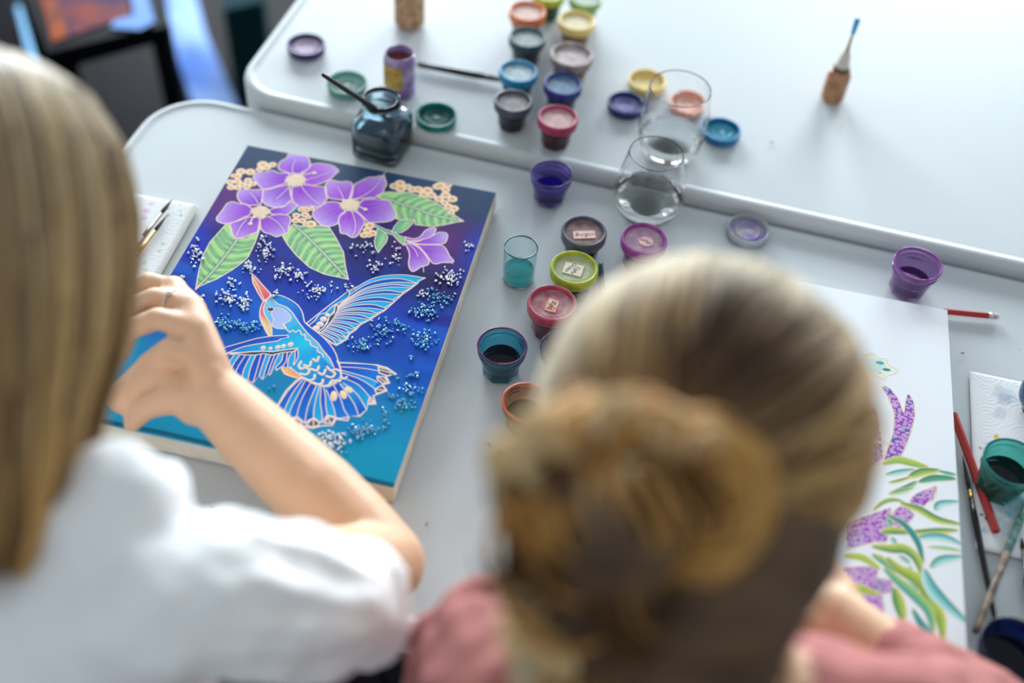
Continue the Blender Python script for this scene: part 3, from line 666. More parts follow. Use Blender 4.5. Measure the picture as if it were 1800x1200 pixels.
# ---- second canvas: seaweed, coral and a fish tail on white
def paint_sea():
    tr = P(1665, 545, CT)[:2]; br = P(1700, 1150, CT)[:2]
    d = tr-br; rot = math.atan2(d[1], d[0])-PI/2
    u = np.array([math.cos(rot), math.sin(rot)]); v = np.array([-u[1], u[0]])
    W, H = .30, .42
    c = tr-u*W/2-v*H/2
    s = Paint(c[0], c[1], rot, W, H, .00055)
    s.C[:] = srgb((232, 236, 241))
    GO = (232, 206, 160)
    def T_(k, pts): return s.to(pts, k[0], k[1])
    def coral(k, poly, n, dark=.35, seed=0):
        p = T_(k, poly); w = s.win(p.min(0), p.max(0), 2); r = np.random.RandomState(seed)
        c_ = mixc(np.broadcast_to(srgb((150, 22, 182)), s.C[w].shape), srgb((86, 60, 165)), np.clip((vnoise(s.X[w], s.Y[w], 9, seed)-.45)*4, 0, 1))
        M = s.mask(p, w); s.C[w][M] = c_[M]; keep = s.C[w].copy(); kz = s.Z[w].copy()
        lo, hi = p.min(0), p.max(0); cnt = 0; pts = []
        for _ in range(n*40):
            q = lo+r.rand(2)*(hi-lo)
            ww = (int(round(q[1]/s.ms)), int(round(q[0]/s.ms)))
            if any((q[0]-a[0])**2+(q[1]-a[1])**2 < 2.9**2 for a in pts): continue
            pts.append(q); cnt += 1
            if cnt >= n*3: break
        for q in pts:
            rr = r.uniform(1.0, 1.7)
            s.stroke([(q[0]+rr*math.cos(a*PI/5), q[1]+rr*.85*math.sin(a*PI/5)) for a in range(11)], .75, (236, 206, 226), raise_=.1)
            s.disc(q, rr*.4, rr*.35, [(150, 40, 190), (70, 55, 120), (80, 110, 100)][r.randint(3)])
        s.C[w][~M] = keep[~M]; s.Z[w][~M] = kz[~M]
        s.stroke(p, .8, GO, closed=True, smooth=3)
    def kelp(k, cl, hw, c1, c2, prof=1.0):
        q = np.array(smoothpath(T_(k, cl), 8)); n = len(q)
        d = np.gradient(q, axis=0); d /= np.linalg.norm(d, axis=1)[:, None]+1e-9; nn = np.stack([-d[:, 1], d[:, 0]], 1)
        t = np.linspace(0, 1, n); wd = hw/k[1]/1.55*np.sin(PI*np.clip(t*.92+.04, 0, 1))**.6
        a, b = q+nn*wd[:, None], q-nn*wd[:, None]
        poly = np.vstack([a, b[::-1]]); w = s.win(poly.min(0), poly.max(0), 1)
        if s.X[w].size == 0: return
        da = s.dist(a, w); db = s.dist(b, w); tt = np.clip(da/(da+db+1e-6), 0, 1)
        cc = mixc(np.broadcast_to(srgb(c1), s.C[w].shape), srgb(c2), np.clip(tt*1.4-.2, 0, 1)); M = s.mask(poly, w); s.C[w][M] = cc[M]
        s.stroke(np.vstack([poly, poly[:1]]), .7, GO, raise_=.12)
    LM, DG, TE, PT = (186, 204, 70), (40, 130, 88), (10, 150, 150), (176, 226, 224)
    coral(R1, [(240,500),(262,530),(290,680),(310,880),(200,960),(60,1000),(60,500)], 60, seed=3)
    coral(R1, [(300,345),(330,335),(385,380),(430,450),(465,540),(480,440),(500,395),(540,460),(548,560),(520,680),(480,790),(440,870),(320,895),(370,740),(390,640),(390,540),(350,430)], 60, seed=4)
    coral(R1, [(510,1200),(560,1150),(600,1130),(700,1090),(715,1110),(680,1200)], 14, seed=5)
    coral(R2, [(640,100),(645,60),(720,10),(820,0),(790,60),(730,120),(690,110)], 12, seed=6)
    coral(R2, [(500,210),(530,150),(570,120),(620,130),(670,180),(620,240),(570,270),(540,270)], 18, seed=7)
    coral(R2, [(380,170),(500,130),(510,200),(470,370),(380,370),(200,420),(200,250)], 50, seed=8)
    coral(R2, [(300,540),(410,550),(410,620),(510,640),(520,720),(420,735),(340,700),(230,690),(120,640),(140,560)], 60, seed=9)
    coral(R2, [(280,740),(440,745),(460,860),(500,950),(540,970),(520,1040),(480,1060),(380,940),(300,850)], 50, seed=10)
    for a in ((R1, [(310,925),(420,895),(540,920),(650,950)], 30, LM, (120,170,80)), (R1, [(330,1005),(430,985),(550,965)], 20, TE, PT), (R1, [(500,1025),(600,985),(740,970)], 28, DG, LM), (R1, [(575,1060),(700,1030),(860,1035)], 26, DG, (60,170,140)), (R1, [(720,975),(800,995),(860,1005)], 16, TE, (90,190,160)), (R1, [(350,1065),(430,1050),(520,1020)], 12, DG, LM), (R1, [(355,1150),(470,1115),(565,1055)], 24, DG, (150,210,150)), (R1, [(180,750),(280,760),(380,775)], 10, (236,226,190), (240,234,205)),
              (R2, [(500,30),(570,12),(660,-10)], 14, TE, (150,200,120)), (R2, [(380,150),(450,90),(530,72),(610,95)], 14, LM, DG), (R2, [(570,98),(700,140),(830,210),(990,246)], 26, DG, LM), (R2, [(430,300),(530,292),(640,305)], 24, LM, DG), (R2, [(630,300),(740,300),(850,292),(975,288)], 22, DG, LM), (R2, [(680,345),(800,330),(900,345),(1000,388)], 26, TE, PT), (R2, [(765,405),(880,415),(995,432)], 14, (90,180,150), (200,220,150)), (R2, [(780,552),(860,495),(1005,472)], 26, TE, PT), (R2, [(815,148),(850,102),(980,85)], 22, TE, PT), (R2, [(480,200),(510,265)], 18, (60,150,140), (120,190,170)), (R2, [(505,335),(535,385)], 18, TE, PT),
              (R2, [(560,465),(640,525)], 18, TE, PT), (R2, [(470,175),(600,250),(690,370),(732,515)], 22, TE, (20,120,120)), (R2, [(370,400),(500,418),(600,420),(680,485),(728,610)], 32, LM, DG), (R2, [(370,455),(460,510),(545,585)], 26, LM, TE), (R2, [(640,540),(635,620),(660,690),(705,745)], 24, TE, PT), (R2, [(475,480),(560,560),(660,615),(745,690),(800,820),(850,900),(872,1065)], 42, LM, (110,150,60)), (R2, [(455,555),(560,650),(680,755),(770,860),(802,1000)], 34, (150,200,100), TE), (R2, [(735,560),(780,680),(870,790),(1035,935)], 42, TE, PT), (R2, [(528,690),(560,800),(592,935)], 34, LM, DG), (R2, [(590,925),(640,1020),(745,1115)], 22, LM, DG), (R2, [(655,840),(720,950),(810,1050),(905,1135)], 26, TE, (30,140,140)), (R2, [(130,640),(260,690),(420,735)], 26, LM, (150,180,70)), (R2, [(180,470),(300,480),(430,560)], 24, LM, (150,180,70))):
        kelp(*a)
    fish = T_(R1, [(150,110),(230,88),(280,125),(330,130),(350,175),(420,215),(400,240),(340,260),(320,290),(260,258),(200,235),(150,240)])
    s.fill(fish, (226, 234, 216)); s.fill(T_(R1, [(160,130),(300,140),(340,200),(260,235),(170,220)]), (190, 226, 222))
    s.stroke(fish, .9, GO, closed=True, smooth=3)
    s.disc(T_(R1, [(285,162)])[0], 4.4, 2.2, (20, 150, 160), rot=.1); s.disc(T_(R1, [(335,214)])[0], 4.2, 1.9, (10, 110, 130), rot=.15); s.disc(T_(R1, [(287,238)])[0], .8, .8, (90, 70, 60))
    s.fill(T_(R2, [(640,1075),(760,1105),(740,1125),(650,1100)]), (110, 120, 60))
    return s
ss = paint_sea()
cr2 = empty('painted_canvas', (ss.c[0], ss.c[1], CT), ss.rot, label='white canvas with seaweed and purple coral half painted, under the bun-haired woman', cat='painting')
canvas_body(cr2, .30, .42, CT-T-.0004, mat('white_primed_cloth', (232, 231, 226), rough=.85, noise=.05, nscale=60, bump=.3, bscale=900))
ss.build('painted_face', mat('drawn_cloth', attr=True, rough=.6, bump=.15, bscale=1500), cr2).location = (0, 0, .0003)

# ================================================================= POTS AND LIDS
def proj(p):
    d = np.array(p)-CAM; z = d@fw; return 900+F*(d@RX)/z, 600-F*(d@UY)/z
def octo(a, z):
    # the glass cups have an eight-sided foot
    k = max(0.0, min(1.0, (0.014-z)/0.008)); n = 8; w = PI/n
    q = (a % (2*w))-w
    return (1-k)+k*(math.cos(w)/math.cos(q))*1.03
def tint(name, c, dark=False): return mat('glass_'+name, tuple(int(v*.82+255*.18) for v in c), rough=.06, trans=.92, ior=1.35)
def cup_profile(R, h, open_=True):
    o = [(R*.66, 0), (R*.74, .0015), (R*.77, .010), (R*.78, .014), (R*.84, h*.5), (R*.90, h*.72), (R*.90, h*.74), (R*.97, h*.77), (R*.98, h*.81), (R*.92, h*.84), (R*.92, h*.88), (R*.99, h*.92), (R*1.0, h*.97), (R*.98, h)]
    i = [(R*.93, h), (R*.90, h*.95), (R*.86, h*.8), (R*.80, h*.5), (R*.72, .012), (R*.66, .004), (0.0005, .0035)]
    return o, i
def place(px, py, top, base):
    q = P(px, py, base+top); return (q[0], q[1], base)
def open_pot(px, py, wpx, base, rim, wall, liquid, level, label, group=None, h=None, film=None):
    sc = F/((P(px, py, base+.036)-CAM)@fw); R = wpx/sc/2; h = h or R*1.55
    loc = place(px, py, h, base)
    root = empty('paint_pot', loc, rnd.random()*.7, label=label, cat='pot', group=group)
    o, i = cup_profile(R, h)
    MB().lathe([(0.0005, 0)]+o+i, 56, poly=octo).obj('glass_cup', wall, root)
    r0 = np.interp(level*h, [.004, .012, h*.5, h*.8], [R*.66, R*.72, R*.80, R*.86])*.985
    MB().lathe([(0.0005, .0045), (R*.64, .0045), (R*.70, .012), (r0, level*h-.0008), (r0*.985, level*h), (r0*.9, level*h-.0004), (0.0005, level*h-.0006)], 48, poly=octo).obj('liquid_dye', liquid, root)
    rm = MB(); n = 48
    rm.lathe([(R*.985, h*.985), (R*1.015, h*.995), (R*1.0, h*1.025), (R*.95, h*1.03), (R*.92, h*1.0), (R*.955, h*.985), (R*.985, h*.985)], n); rm.obj('rim', rim, root)
    return root
def lidded_pot(px, py, wpx, base, lidm, inner, bodym, label, group=None, text=None, h=.040, tag=None):
    sc = F/((P(px, py, base+h)-CAM)@fw); R = wpx/sc/2; h = R*1.62
    loc = place(px, py, h, base)
    root = empty('paint_pot', loc, 0, label=label, cat='pot', group=group)
    b = [(0.0005, 0), (R*.62, 0), (R*.70, .0015), (R*.72, .010), (R*.74, .014), (R*.80, h*.5), (R*.84, h*.68), (R*.84, h*.72), (0.0005, h*.72)]
    MB().lathe(b, 56, poly=octo).obj('glass_cup', bodym, root)
    lid = MB().lathe([(R*.82, h*.70), (R*.97, h*.715), (R*.985, h*.74), (R*.95, h*.76), (R*.95, h*.775), (R*.99, h*.80), (R*1.0, h*.9), (R*.985, h*.97), (R*.95, h), (R*.90, h*1.0), (R*.855, h*.975), (R*.845, h*.93), (R*.82, h*.90)], 56).obj('lid', lidm, root)
    MB().lathe([(R*.83, h*.895), (R*.83, h*.902), (R*.70, h*.905), (R*.60, h*.91), (R*.57, h*.905), (R*.3, h*.908), (R*.12, h*.912), (0.0005, h*.91)], 48).obj('lid_face', inner, lid)
    if tag: paper_tag(lid, R, h*.912, *tag)
    return root
INK = mat('pen_ink', (32, 36, 48), rough=.6)
def text_mesh(name, txt, size, m, parent, loc, rot, shear=.25):
    cu = bpy.data.curves.new('writing', 'FONT'); cu.body = txt; cu.size = size; cu.shear = shear; cu.align_x = 'CENTER'; cu.align_y = 'CENTER'; cu.offset = size*.003; cu.extrude = .00004; cu.space_line = 1.0
    t = bpy.data.objects.new('tmp', cu); COL.objects.link(t); bpy.context.view_layer.update()
    me = bpy.data.meshes.new_from_object(t.evaluated_get(bpy.context.evaluated_depsgraph_get())); bpy.data.objects.remove(t)
    me.materials.clear(); me.materials.append(m)
    o = bpy.data.objects.new(name, me); COL.objects.link(o); o.parent = parent; o.location = loc; o.rotation_euler = (0, 0, rot); return o
def paper_tag(lid, R, z, dx, dy, w, h, rot, txt, size, papercol, trot, shape='rect'):
    pts = [(-w/2, -h/2), (w/2*.95, -h/2*1.05), (w/2, h/2*.9), (-w/2*.97, h/2)] if shape == 'rect' else [(w/2*math.cos(a*PI/8), h/2*math.sin(a*PI/8)) for a in range(16)]
    c, s_ = math.cos(rot), math.sin(rot); n = len(pts)
    P2 = [(dx+c*x-s_*y, dy+s_*x+c*y) for x, y in pts]
    V = [(x, y, z+.0002) for x, y in P2]+[(x, y, z+.0006) for x, y in P2]
    mesh_obj('paper_label', V, [list(range(n))[::-1], [n+i for i in range(n)]]+[[i, (i+1) % n, n+(i+1) % n, n+i] for i in range(n)], papercol, lid, smooth=False)
    text_mesh('handwriting', txt, size, INK, lid, (dx, dy, z+.00066), trot)
def plm(name, c, c2=None, rough=.3, ns=90, tr=.0): return mat('pot_'+name, c, rough=rough, color2=c2, nscale=ns, trans=tr)

GL = 'lidded dye pots in two rows on the far table'
far = [  # px,py,w, lid, lid2, face, face2, body, label
    (965, -14, 60, (196,206,60), (150,180,50), (200,205,120), (160,170,80), (60,100,70), 'lime green lidded pot at the far end of the left row'),
    (1029, -5, 59, (120,160,90), (150,185,110), (190,196,180), (160,175,150), (140,170,90), 'green-rimmed lidded pot at the far end of the right row'),
    (927, 18, 66, (226,110,62), (236,140,90), (214,186,176), (196,150,130), (140,90,60), 'orange-rimmed lidded pot in the left row on the far table'),
    (1014, 35, 66, (232,200,110), (240,214,140), (222,208,170), (206,190,150), (150,110,90), 'pale yellow-rimmed lidded pot in the right row on the far table'),
    (927, 64, 66, (46,66,72), (70,96,100), (150,160,160), (110,125,128), (58,60,62), 'dark grey-green lidded pot between the orange and turquoise ones'),
    (1005, 95, 76, (176,160,150), (110,100,110), (196,184,182), (160,140,140), (120,90,70), 'wide clear-lidded pot with brown dye behind the blue one'),
    (911, 124, 69, (24,120,166), (30,150,190), (176,186,190), (110,150,170), (30,72,96), 'turquoise-rimmed lidded pot in the left row on the far table'),
    (990, 146, 69, (30,64,132), (60,40,130), (110,140,165), (70,100,140), (30,50,80), 'blue and violet-rimmed lidded pot behind the crimson one'),
    (902, 176, 68, (60,64,80), (84,90,104), (130,124,124), (98,94,100), (40,36,46), 'slate grey lidded pot nearest in the left row on the far table'),
    (981, 205, 72, (150,42,82), (180,60,100), (200,160,158), (176,130,134), (74,36,48), 'crimson lidded pot nearest in the right row on the far table'),
]
for i, (x, y, w, a, b, c, d, e, lb) in enumerate(far):
    lidded_pot(x, y, w, T2, plm('lid%d' % i, a, b), plm('face%d' % i, c, d, .5, 120), plm('body%d' % i, e, tuple(int(v*.7) for v in e), .12, 60), lb, GL)
G2 = 'lidded dye pots with handwritten labels on the near table'
PAPER = mat('label_paper', (236, 226, 206), rough=.8, color2=(226, 210, 190), nscale=200)
PAPR = mat('red_stained_paper', (232, 204, 178), rough=.8, color2=(214, 110, 100), nscale=130)
PAPP = mat('pink_stained_paper', (236, 170, 186), rough=.8, color2=(240, 214, 190), nscale=140)
m1 = lidded_pot(1027, 405, 81, T, plm('mid1', (66,64,78), (92,92,110)), plm('midf1', (150,128,124), (112,84,80), .4, 110), plm('midb1', (62,40,42), (40,26,32), .12, 60), 'dark grey lidded pot with a pink-edged paper label, behind the yellow-green one', G2,
    tag=(.0005, -.003, .025, .012, .2, 'Burgun', .0074, PAPP, .2))
m2 = lidded_pot(1133, 418, 83, T, plm('mid2', (134,52,128), (160,84,160)), plm('midf2', (186,160,172), (170,120,160), .4, 110), plm('midb2', (84,36,84), (60,26,70), .12, 60), 'purple lidded pot with a round pink label beside the stemless glass', G2,
    tag=(.002, -.002, .016, .015, .2, 'Plum', .0064, PAPP, 2.75, 'round'))
m3 = lidded_pot(1010, 469, 86, T, plm('mid3', (186,188,40), (130,160,50)), plm('midf3', (182,186,160), (164,172,120), .4, 110), plm('midb3', (46,60,56), (30,40,44), .12, 60), 'yellow-green lidded pot with a handwritten white paper label', G2,
    tag=(-.001, 0, .021, .017, -.2, 'Light\nGreen', .0066, PAPER, math.radians(-128)))
m4 = lidded_pot(971, 531, 89, T, plm('mid4', (156,50,78), (172,74,98)), plm('midf4', (176,140,146), (160,80,90), .4, 110), plm('midb4', (112,48,62), (80,30,44), .12, 60), 'crimson lidded pot with a small handwritten red-stained label on the near table', G2,
    tag=(0, -.001, .012, .018, -.2, 'Red', .0085, PAPR, math.radians(-108)))
DK = lambda n, c: mat('dye_'+n, c, rough=.08, spec=.25)
GO_ = 'open dye pots without lids'
open_pot(970, 306, 74, T, mat('rim_violet', (58,34,104), rough=.15), tint('violet', (126,104,206)), DK('violet', (22,12,120)), .5, 'open violet glass pot standing alone near the table gap', GO_)
open_pot(883, 608, 88, T, mat('rim_magenta', (88,30,92), rough=.15), tint('turquoise', (50,156,186)), DK('plumblack', (26,10,26)), .5, 'open turquoise glass pot with near-black dye beside the blue canvas', GO_)
open_pot(991, 612, 84, T, mat('rim_dark', (52,44,72), rough=.15), tint('lilac', (120,110,170)), DK('indigo', (34,22,60)), .5, 'open dark violet pot half hidden behind the bun-haired woman', GO_)
open_pot(925, 706, 86, T, mat('rim_orange', (204,84,38), rough=.2), tint('peach', (214,150,110)), DK('brown', (44,16,12)), .5, 'open orange-rimmed glass pot with dark brown dye', GO_)
open_pot(1614, 464, 84, T, mat('rim_purple', (128,44,140), rough=.15), tint('purple', (186,140,212)), DK('purple', (52,20,62)), .45, 'open purple glass pot above the white canvas', GO_)
TWZ = T+.003
open_pot(1781, 812, 103, TWZ, mat('rim_teal', (18,110,110), rough=.15), tint('teal', (70,190,176)), DK('bottlegreen', (8,18,22)), .55, 'open teal glass pot standing on the stained paper towel', GO_)
open_pot(1786, 1140, 122, T, mat('rim_navy', (14,14,36), rough=.12), mat('glass_cobalt', (34,48,110), rough=.06, trans=.85, ior=1.35), DK('navy', (8,6,30)), .6, 'large open dark blue pot in the near right corner', GO_, h=.042)
# shot glass with turquoise water
def lathe_thing(name, loc, parts, **k):
    root = empty(name, loc, 0, **k)
    for pn, prof, m in parts: MB().lathe(prof, 48).obj(pn, m, root)
    return root
CLEAR = mat('clear_glass', (255, 255, 255), rough=.01, trans=1.0, ior=1.28)
q = P(911, 489, T)
lathe_thing('shot_glass', q, [('glass_wall', [(0.0005, 0), (.0165, 0), (.0178, .002), (.0182, .047), (.0176, .0475), (.0170, .047), (.0166, .003), (0.0005, .0028)], mat('aqua_glass', (238, 251, 251), rough=.03, trans=1, ior=1.4)),
    ('tinted_water', [(0.0005, .0031), (.0163, .0031), (.0166, .0165), (.0005, .0165)], mat('turquoise_water', (60, 200, 208), rough=.05, trans=.7, ior=1.33)),
    ('rim', [(.0172, .0468), (.0184, .047), (.0184, .0482), (.0172, .0482), (.0172, .0468)], mat('rim_aqua', (30, 110, 124), rough=.1, trans=.3))],
    label='small straight-sided glass with a little turquoise water', cat='glass')
WAT = mat('clear_water', (252, 255, 255), rough=.0, trans=1, ior=1.33)
q = P(1173, 268, T2)
lathe_thing('water_tumbler', q, [('glass_wall', [(0.0005, 0), (.024, 0), (.030, .002), (.037, .015), (.041, .038), (.0405, .060), (.036, .094), (.0355, .0955), (.0347, .095), (.0390, .060), (.0395, .038), (.0355, .017), (.029, .009), (.0005, .008)], CLEAR),
    ('water', [(0.0005, .0085), (.0285, .0095), (.035, .0175), (.0375, .028), (.0005, .028)], WAT)],
    label='clear rounded tumbler on the far table in front of the loose lids', cat='glass')
q = P(1133, 376, T)
lathe_thing('stemless_wine_glass', q, [('glass_wall', [(0.0005, 0), (.017, 0), (.022, .0012), (.034, .011), (.0405, .028), (.0405, .042), (.036, .064), (.031, .090), (.0305, .0912), (.0300, .0905), (.0350, .063), (.0393, .042), (.0392, .028), (.033, .0125), (.021, .005), (.0005, .0045)], CLEAR),
    ('water', [(0.0005, .0048), (.0205, .0055), (.0325, .013), (.0380, .024), (.0388, .032), (.0005, .032)], WAT)],
    label='clear stemless wine glass with water on the near table', cat='glass')
# ---- loose lids
def loose_lid(px, py, wpx, m, mf, label, base=T2, up=True):
    sc = F/((P(px, py, base+.008)-CAM)@fw); R = wpx/sc/2
    q = P(px, py, base+.007)
    root = empty('pot_lid', (q[0], q[1], base), 0, label=label, cat='lid', group='loose pot lids')
    MB().lathe([(R*.90, 0), (R*.96, 0), (R*.985, .002), (R*.96, .004), (R*1.0, .0055), (R*1.0, .0085), (R*.97, .010), (R*.90, .0098), (R*.88, .008), (R*.87, .0025), (R*.90, 0)], 56).obj('rim', m, root)
    MB().lathe([(R*.88, .002), (R*.88, .0035), (R*.6, .0035), (R*.56, .0055), (R*.50, .0055), (R*.46, .0035), (R*.2, .0035), (.0005, .004)], 48).obj('disc', mf, root)
    return root
loose_lid(538, 80, 67, plm('l1', (44,34,84), (70,50,110)), plm('lf1', (214,200,216), (196,170,206), .5), 'navy-rimmed lid with pale inside, leftmost on the far table')
loose_lid(610, 147, 70, mat('pot_l2', (110,168,158), rough=.2, trans=.5), mat('pot_lf2', (150,186,176), rough=.3, trans=.4, color2=(110,160,150), nscale=90), 'translucent sea-green lid behind the brush standing in the ink bottle')
loose_lid(767, 204, 72, plm('l3', (14,104,98), (20,130,120)), plm('lf3', (30,110,100), (16,60,62), .25), 'teal lid lying beside the square ink bottle')
loose_lid(1137, 143, 66, plm('l4', (236,208,120), (244,220,150)), plm('lf4', (232,214,170), (238,206,120), .4), 'yellow lid behind the navy one on the far table')
loose_lid(1100, 183, 65, plm('l5', (24,34,96), (34,44,120)), plm('lf5', (160,156,196), (110,110,170), .4), 'navy-rimmed lid with lilac inside beside the tumbler')
loose_lid(1211, 182, 70, plm('l6', (240,170,150), (244,190,170)), plm('lf6', (236,200,186), (232,170,150), .4), 'peach-coloured lid behind the tumbler')
loose_lid(1269, 230, 67, plm('l7', (10,100,160), (20,130,180)), plm('lf7', (30,140,176), (90,170,190), .25), 'bright blue lid to the right of the tumbler')
loose_lid(1315, 404, 76, mat('pot_l8', (206,212,218), rough=.15, trans=.7), plm('lf8', (182,172,170), (134,120,180), .3, 60), 'clear grey lid with a lilac stain on the near table', T)

# ---- square ink bottle
def rsq(r, a, k):
    c, s_ = abs(math.cos(a)), abs(math.sin(a)); p = 2+k*5
    return r*(c**p+s_**p)**(-1/p)
def squarish(prof, n=64):
    V = []; Fs = []
    for r, z, k in prof:
        for i in range(n):
            a = 2*PI*i/n; rr = rsq(r, a, k); V.append((rr*math.cos(a), rr*math.sin(a), z))
    for j in range(len(prof)-1):
        for i in range(n): Fs.append([j*n+i, j*n+(i+1) % n, (j+1)*n+(i+1) % n, (j+1)*n+i])
    return V, Fs
q = P(673, 262, T)
ib = empty('ink_bottle', q, math.radians(-16), label='square glass bottle of dark blue water with a brush standing in it', cat='bottle')
V, Fs = squarish([(.0005,0,1),(.027,0,1),(.0295,.002,1),(.030,.006,1),(.030,.044,1),(.028,.050,.9),(.0225,.057,.3),(.0215,.059,0),(.0215,.066,0),(.0228,.067,0),(.0228,.070,0),(.0215,.071,0),(.0222,.075,0),(.0215,.0765,0),(.0200,.0765,0),(.0195,.060,0),(.0205,.057,.2),(.026,.049,.9),(.0280,.043,1),(.0280,.006,1),(.026,.004,1),(.0005,.004,1)])
mesh_obj('glass_wall', V, Fs, mat('bluish_glass', (196, 222, 232), rough=.03, trans=1, ior=1.4), ib)
V, Fs = squarish([(.0005,.0043,1),(.0257,.0043,1),(.0277,.0065,1),(.0277,.034,1),(.0270,.0345,1),(.0005,.0343,1)])
mesh_obj('dark_water', V, Fs, mat('ink_water', (14, 34, 58), rough=.04, coat=.3), ib)
def brush(name, a, b, rad, mats, label, cat='brush', group=None, fer=.16, bri=.1, end=None):
    """a = handle end, b = bristle tip (3D)"""
    a = np.array(a, float); b = np.array(b, float); L = np.linalg.norm(b-a); d = (b-a)/L
    root = empty(name, a, 0, label=label, cat=cat, group=group)
    at = lambda t: (d*L*t)
    h1 = 1-fer-bri
    ts = [0, .01, .05, .2, .5, h1*.85, h1]; rs = [.45, .62, .72, .8, 1, 1.0, .72]
    MB().tube([at(t) for t in ts], [rad*r for r in rs], 12).obj('handle', mats[0], root)
    if fer: MB().tube([at(h1-.001), at(h1+fer*.2), at(h1+fer*.22), at(h1+fer*.25), at(h1+fer)], [rad*.78, rad*.76, rad*.83, rad*.76, rad*.62], 12).obj('ferrule', mats[1], root)
    if bri: MB().tube([at(1-bri), at(1-bri*.75), at(1-bri*.4), at(1-bri*.1), at(1)], [rad*.6, rad*.72, rad*.5, rad*.2, rad*.05], 12).obj('bristles', mats[2], root)
    return root
BLK = mat('black_lacquer', (22, 22, 28), rough=.25); SIL = mat('ferrule_steel', (206, 208, 212), rough=.25, metal=1); BRI = mat('dark_bristle', (46, 36, 34), rough=.7)
bt = P(703, 219, T+.036); rm_ = P(652, 186, T+.080)
dirn = (rm_-bt)/np.linalg.norm(rm_-bt); k = .1
while proj(bt+dirn*k)[0] > 567 and k < .3: k += .001
brush('paintbrush', bt+dirn*k, bt, .0034, (BLK, BLK, BRI), 'black-handled brush standing in the square ink bottle', group=None)
# label jar
q = P(703, 161, T2)
lj = empty('label_jar', q, math.radians(-25), label='small lilac jar with a yellow label, open, with red-brown dye inside', cat='jar')
MB().lathe([(.0005,0),(.018,0),(.0195,.002),(.0195,.052),(.0185,.054),(.0178,.054),(.0178,.058),(.0170,.058),(.0168,.045),(.0165,.004),(.0005,.004)], 48).obj('jar_wall', mat('lilac_plastic', (186,176,206), rough=.2, color2=(120,76,150), nscale=45), lj)
MB().lathe([(.0167,.042),(.0165,.048),(.0005,.0475)], 40).obj('dye', mat('rust_dye', (120,46,34), rough=.4, color2=(90,30,26), nscale=150), lj)
V = []; Fs = []
for j, z in enumerate((.010, .043)):
    for i in range(17):
        a = -PI*.98+PI*.72*i/16; V += [(.0198*math.cos(a), .0198*math.sin(a), z+.005)]
for i in range(16): Fs.append([i, i+1, 18+i, 17+i])
lbm = mesh_obj('paper_label', V, Fs, mat('yellow_label', (206,180,88), rough=.6, color2=(176,120,60), nscale=110), lj)
V = []; Fs = [[0,1,3,2]]
V = [(.0200*math.cos(a), .0200*math.sin(a), z) for z in (.029, .037) for a in (-2.3, -1.9)]
mesh_obj('green_emblem', V, Fs, mat('label_green', (30,110,60), rough=.6), lbm)
# cork / net covered bottle at the top
q = P(720, 40, T2)
cb = empty('glitter_bottle', q, 0, label='brown glittery bottle cut off by the top of the picture', cat='bottle')
gm = mat('gold_brown_glitter', (150,104,66), rough=.45, color2=(206,170,130), nscale=160, bump=.5, bscale=350)
MB().lathe([(.0005,0),(.018,0),(.0205,.003),(.0205,.075),(.017,.086),(.010,.094),(.0005,.094)], 40).obj('bottle_body', gm, cb)
MB().lathe([(.0105,.092),(.0105,.108),(.0095,.110),(.0005,.110)], 30).obj('cap', mat('cap_cream', (220,206,186), rough=.4), cb)
# applicator bottle with needle tip
q = P(1462, 172, T2)
ab = empty('applicator_bottle', q, 0, label='small brown applicator bottle with a needle tip and blue cap, alone on the far table', cat='bottle')
gb = mat('gold_brown_gutta', (186,142,104), rough=.4, color2=(150,98,62), nscale=70)
MB().lathe([(.0005,0),(.0135,0),(.0150,.002),(.0150,.036),(.0135,.041),(.0105,.044),(.0005,.044)], 36).obj('bottle_body', gb, ab)
MB().lathe([(.0108,.043),(.0110,.0475),(.0100,.049),(.0005,.049)], 36).obj('collar', mat('brown_collar', (96,74,60), rough=.5), ab)
MB().lathe([(.0085,.048),(.0080,.056),(.0060,.066),(.0040,.072),(.0005,.072)], 30).obj('nozzle', mat('cream_nozzle', (206,200,188), rough=.35), ab)
MB().lathe([(.0032,.071),(.0022,.080),(.0016,.098),(.0005,.098)], 20).obj('needle_hub', mat('tan_hub', (176,150,110), rough=.4), ab)
MB().lathe([(.0016,.095),(.0030,.099),(.0036,.117),(.0030,.119),(.0005,.119)], 20).obj('needle_cap', mat('blue_cap', (60,160,205), rough=.3), ab)
# ---- brushes and pencils on the tables
TZ = lambda x, y, r=.0035, b=T: P(x, y, b+r)
brush('paintbrush', TZ(733, 113, .004, T2), TZ(884, 141, .004, T2), .0046, (BLK, BLK, BRI), 'black-handled brush lying on the far table between label jar and pots', fer=.12, bri=.08)
brush('paintbrush', TZ(1056, 462, .004), TZ(1060, 556, .003), .0036, (mat('teal_handle', (18,74,86), rough=.3), SIL, mat('pale_bristle', (170,190,205), rough=.7)), 'short teal-handled brush with bright steel ferrule beside the yellow-green pot', fer=.42, bri=.28)
def pencil(a, b, rad, m, label, ends, group=None, name='pencil'):
    a = np.array(a); b = np.array(b); root = empty(name, a, 0, label=label, cat='pencil', group=group)
    d = b-a; MB().tube([d*0, d], rad, 6).obj('wooden_body', m, root, smooth=False)
    for nm, t0, t1, r, mm in ends: MB().tube([d*t0, d*t1], r, 12).obj(nm, mm, root)
    return root
RED = mat('red_lacquer', (172, 40, 34), rough=.3); WH = mat('white_rubber', (222, 222, 220), rough=.6)
pencil(TZ(1660, 547), TZ(1752, 556), .0034, RED, 'red pencil with a white end sticking out behind the white canvas corner', [('ferrule', .84, .93, .0036, SIL), ('eraser', .93, 1.03, .0032, WH)])
pa = TZ(1676, 728, .0045); pb = TZ(1751, 934, .0062)
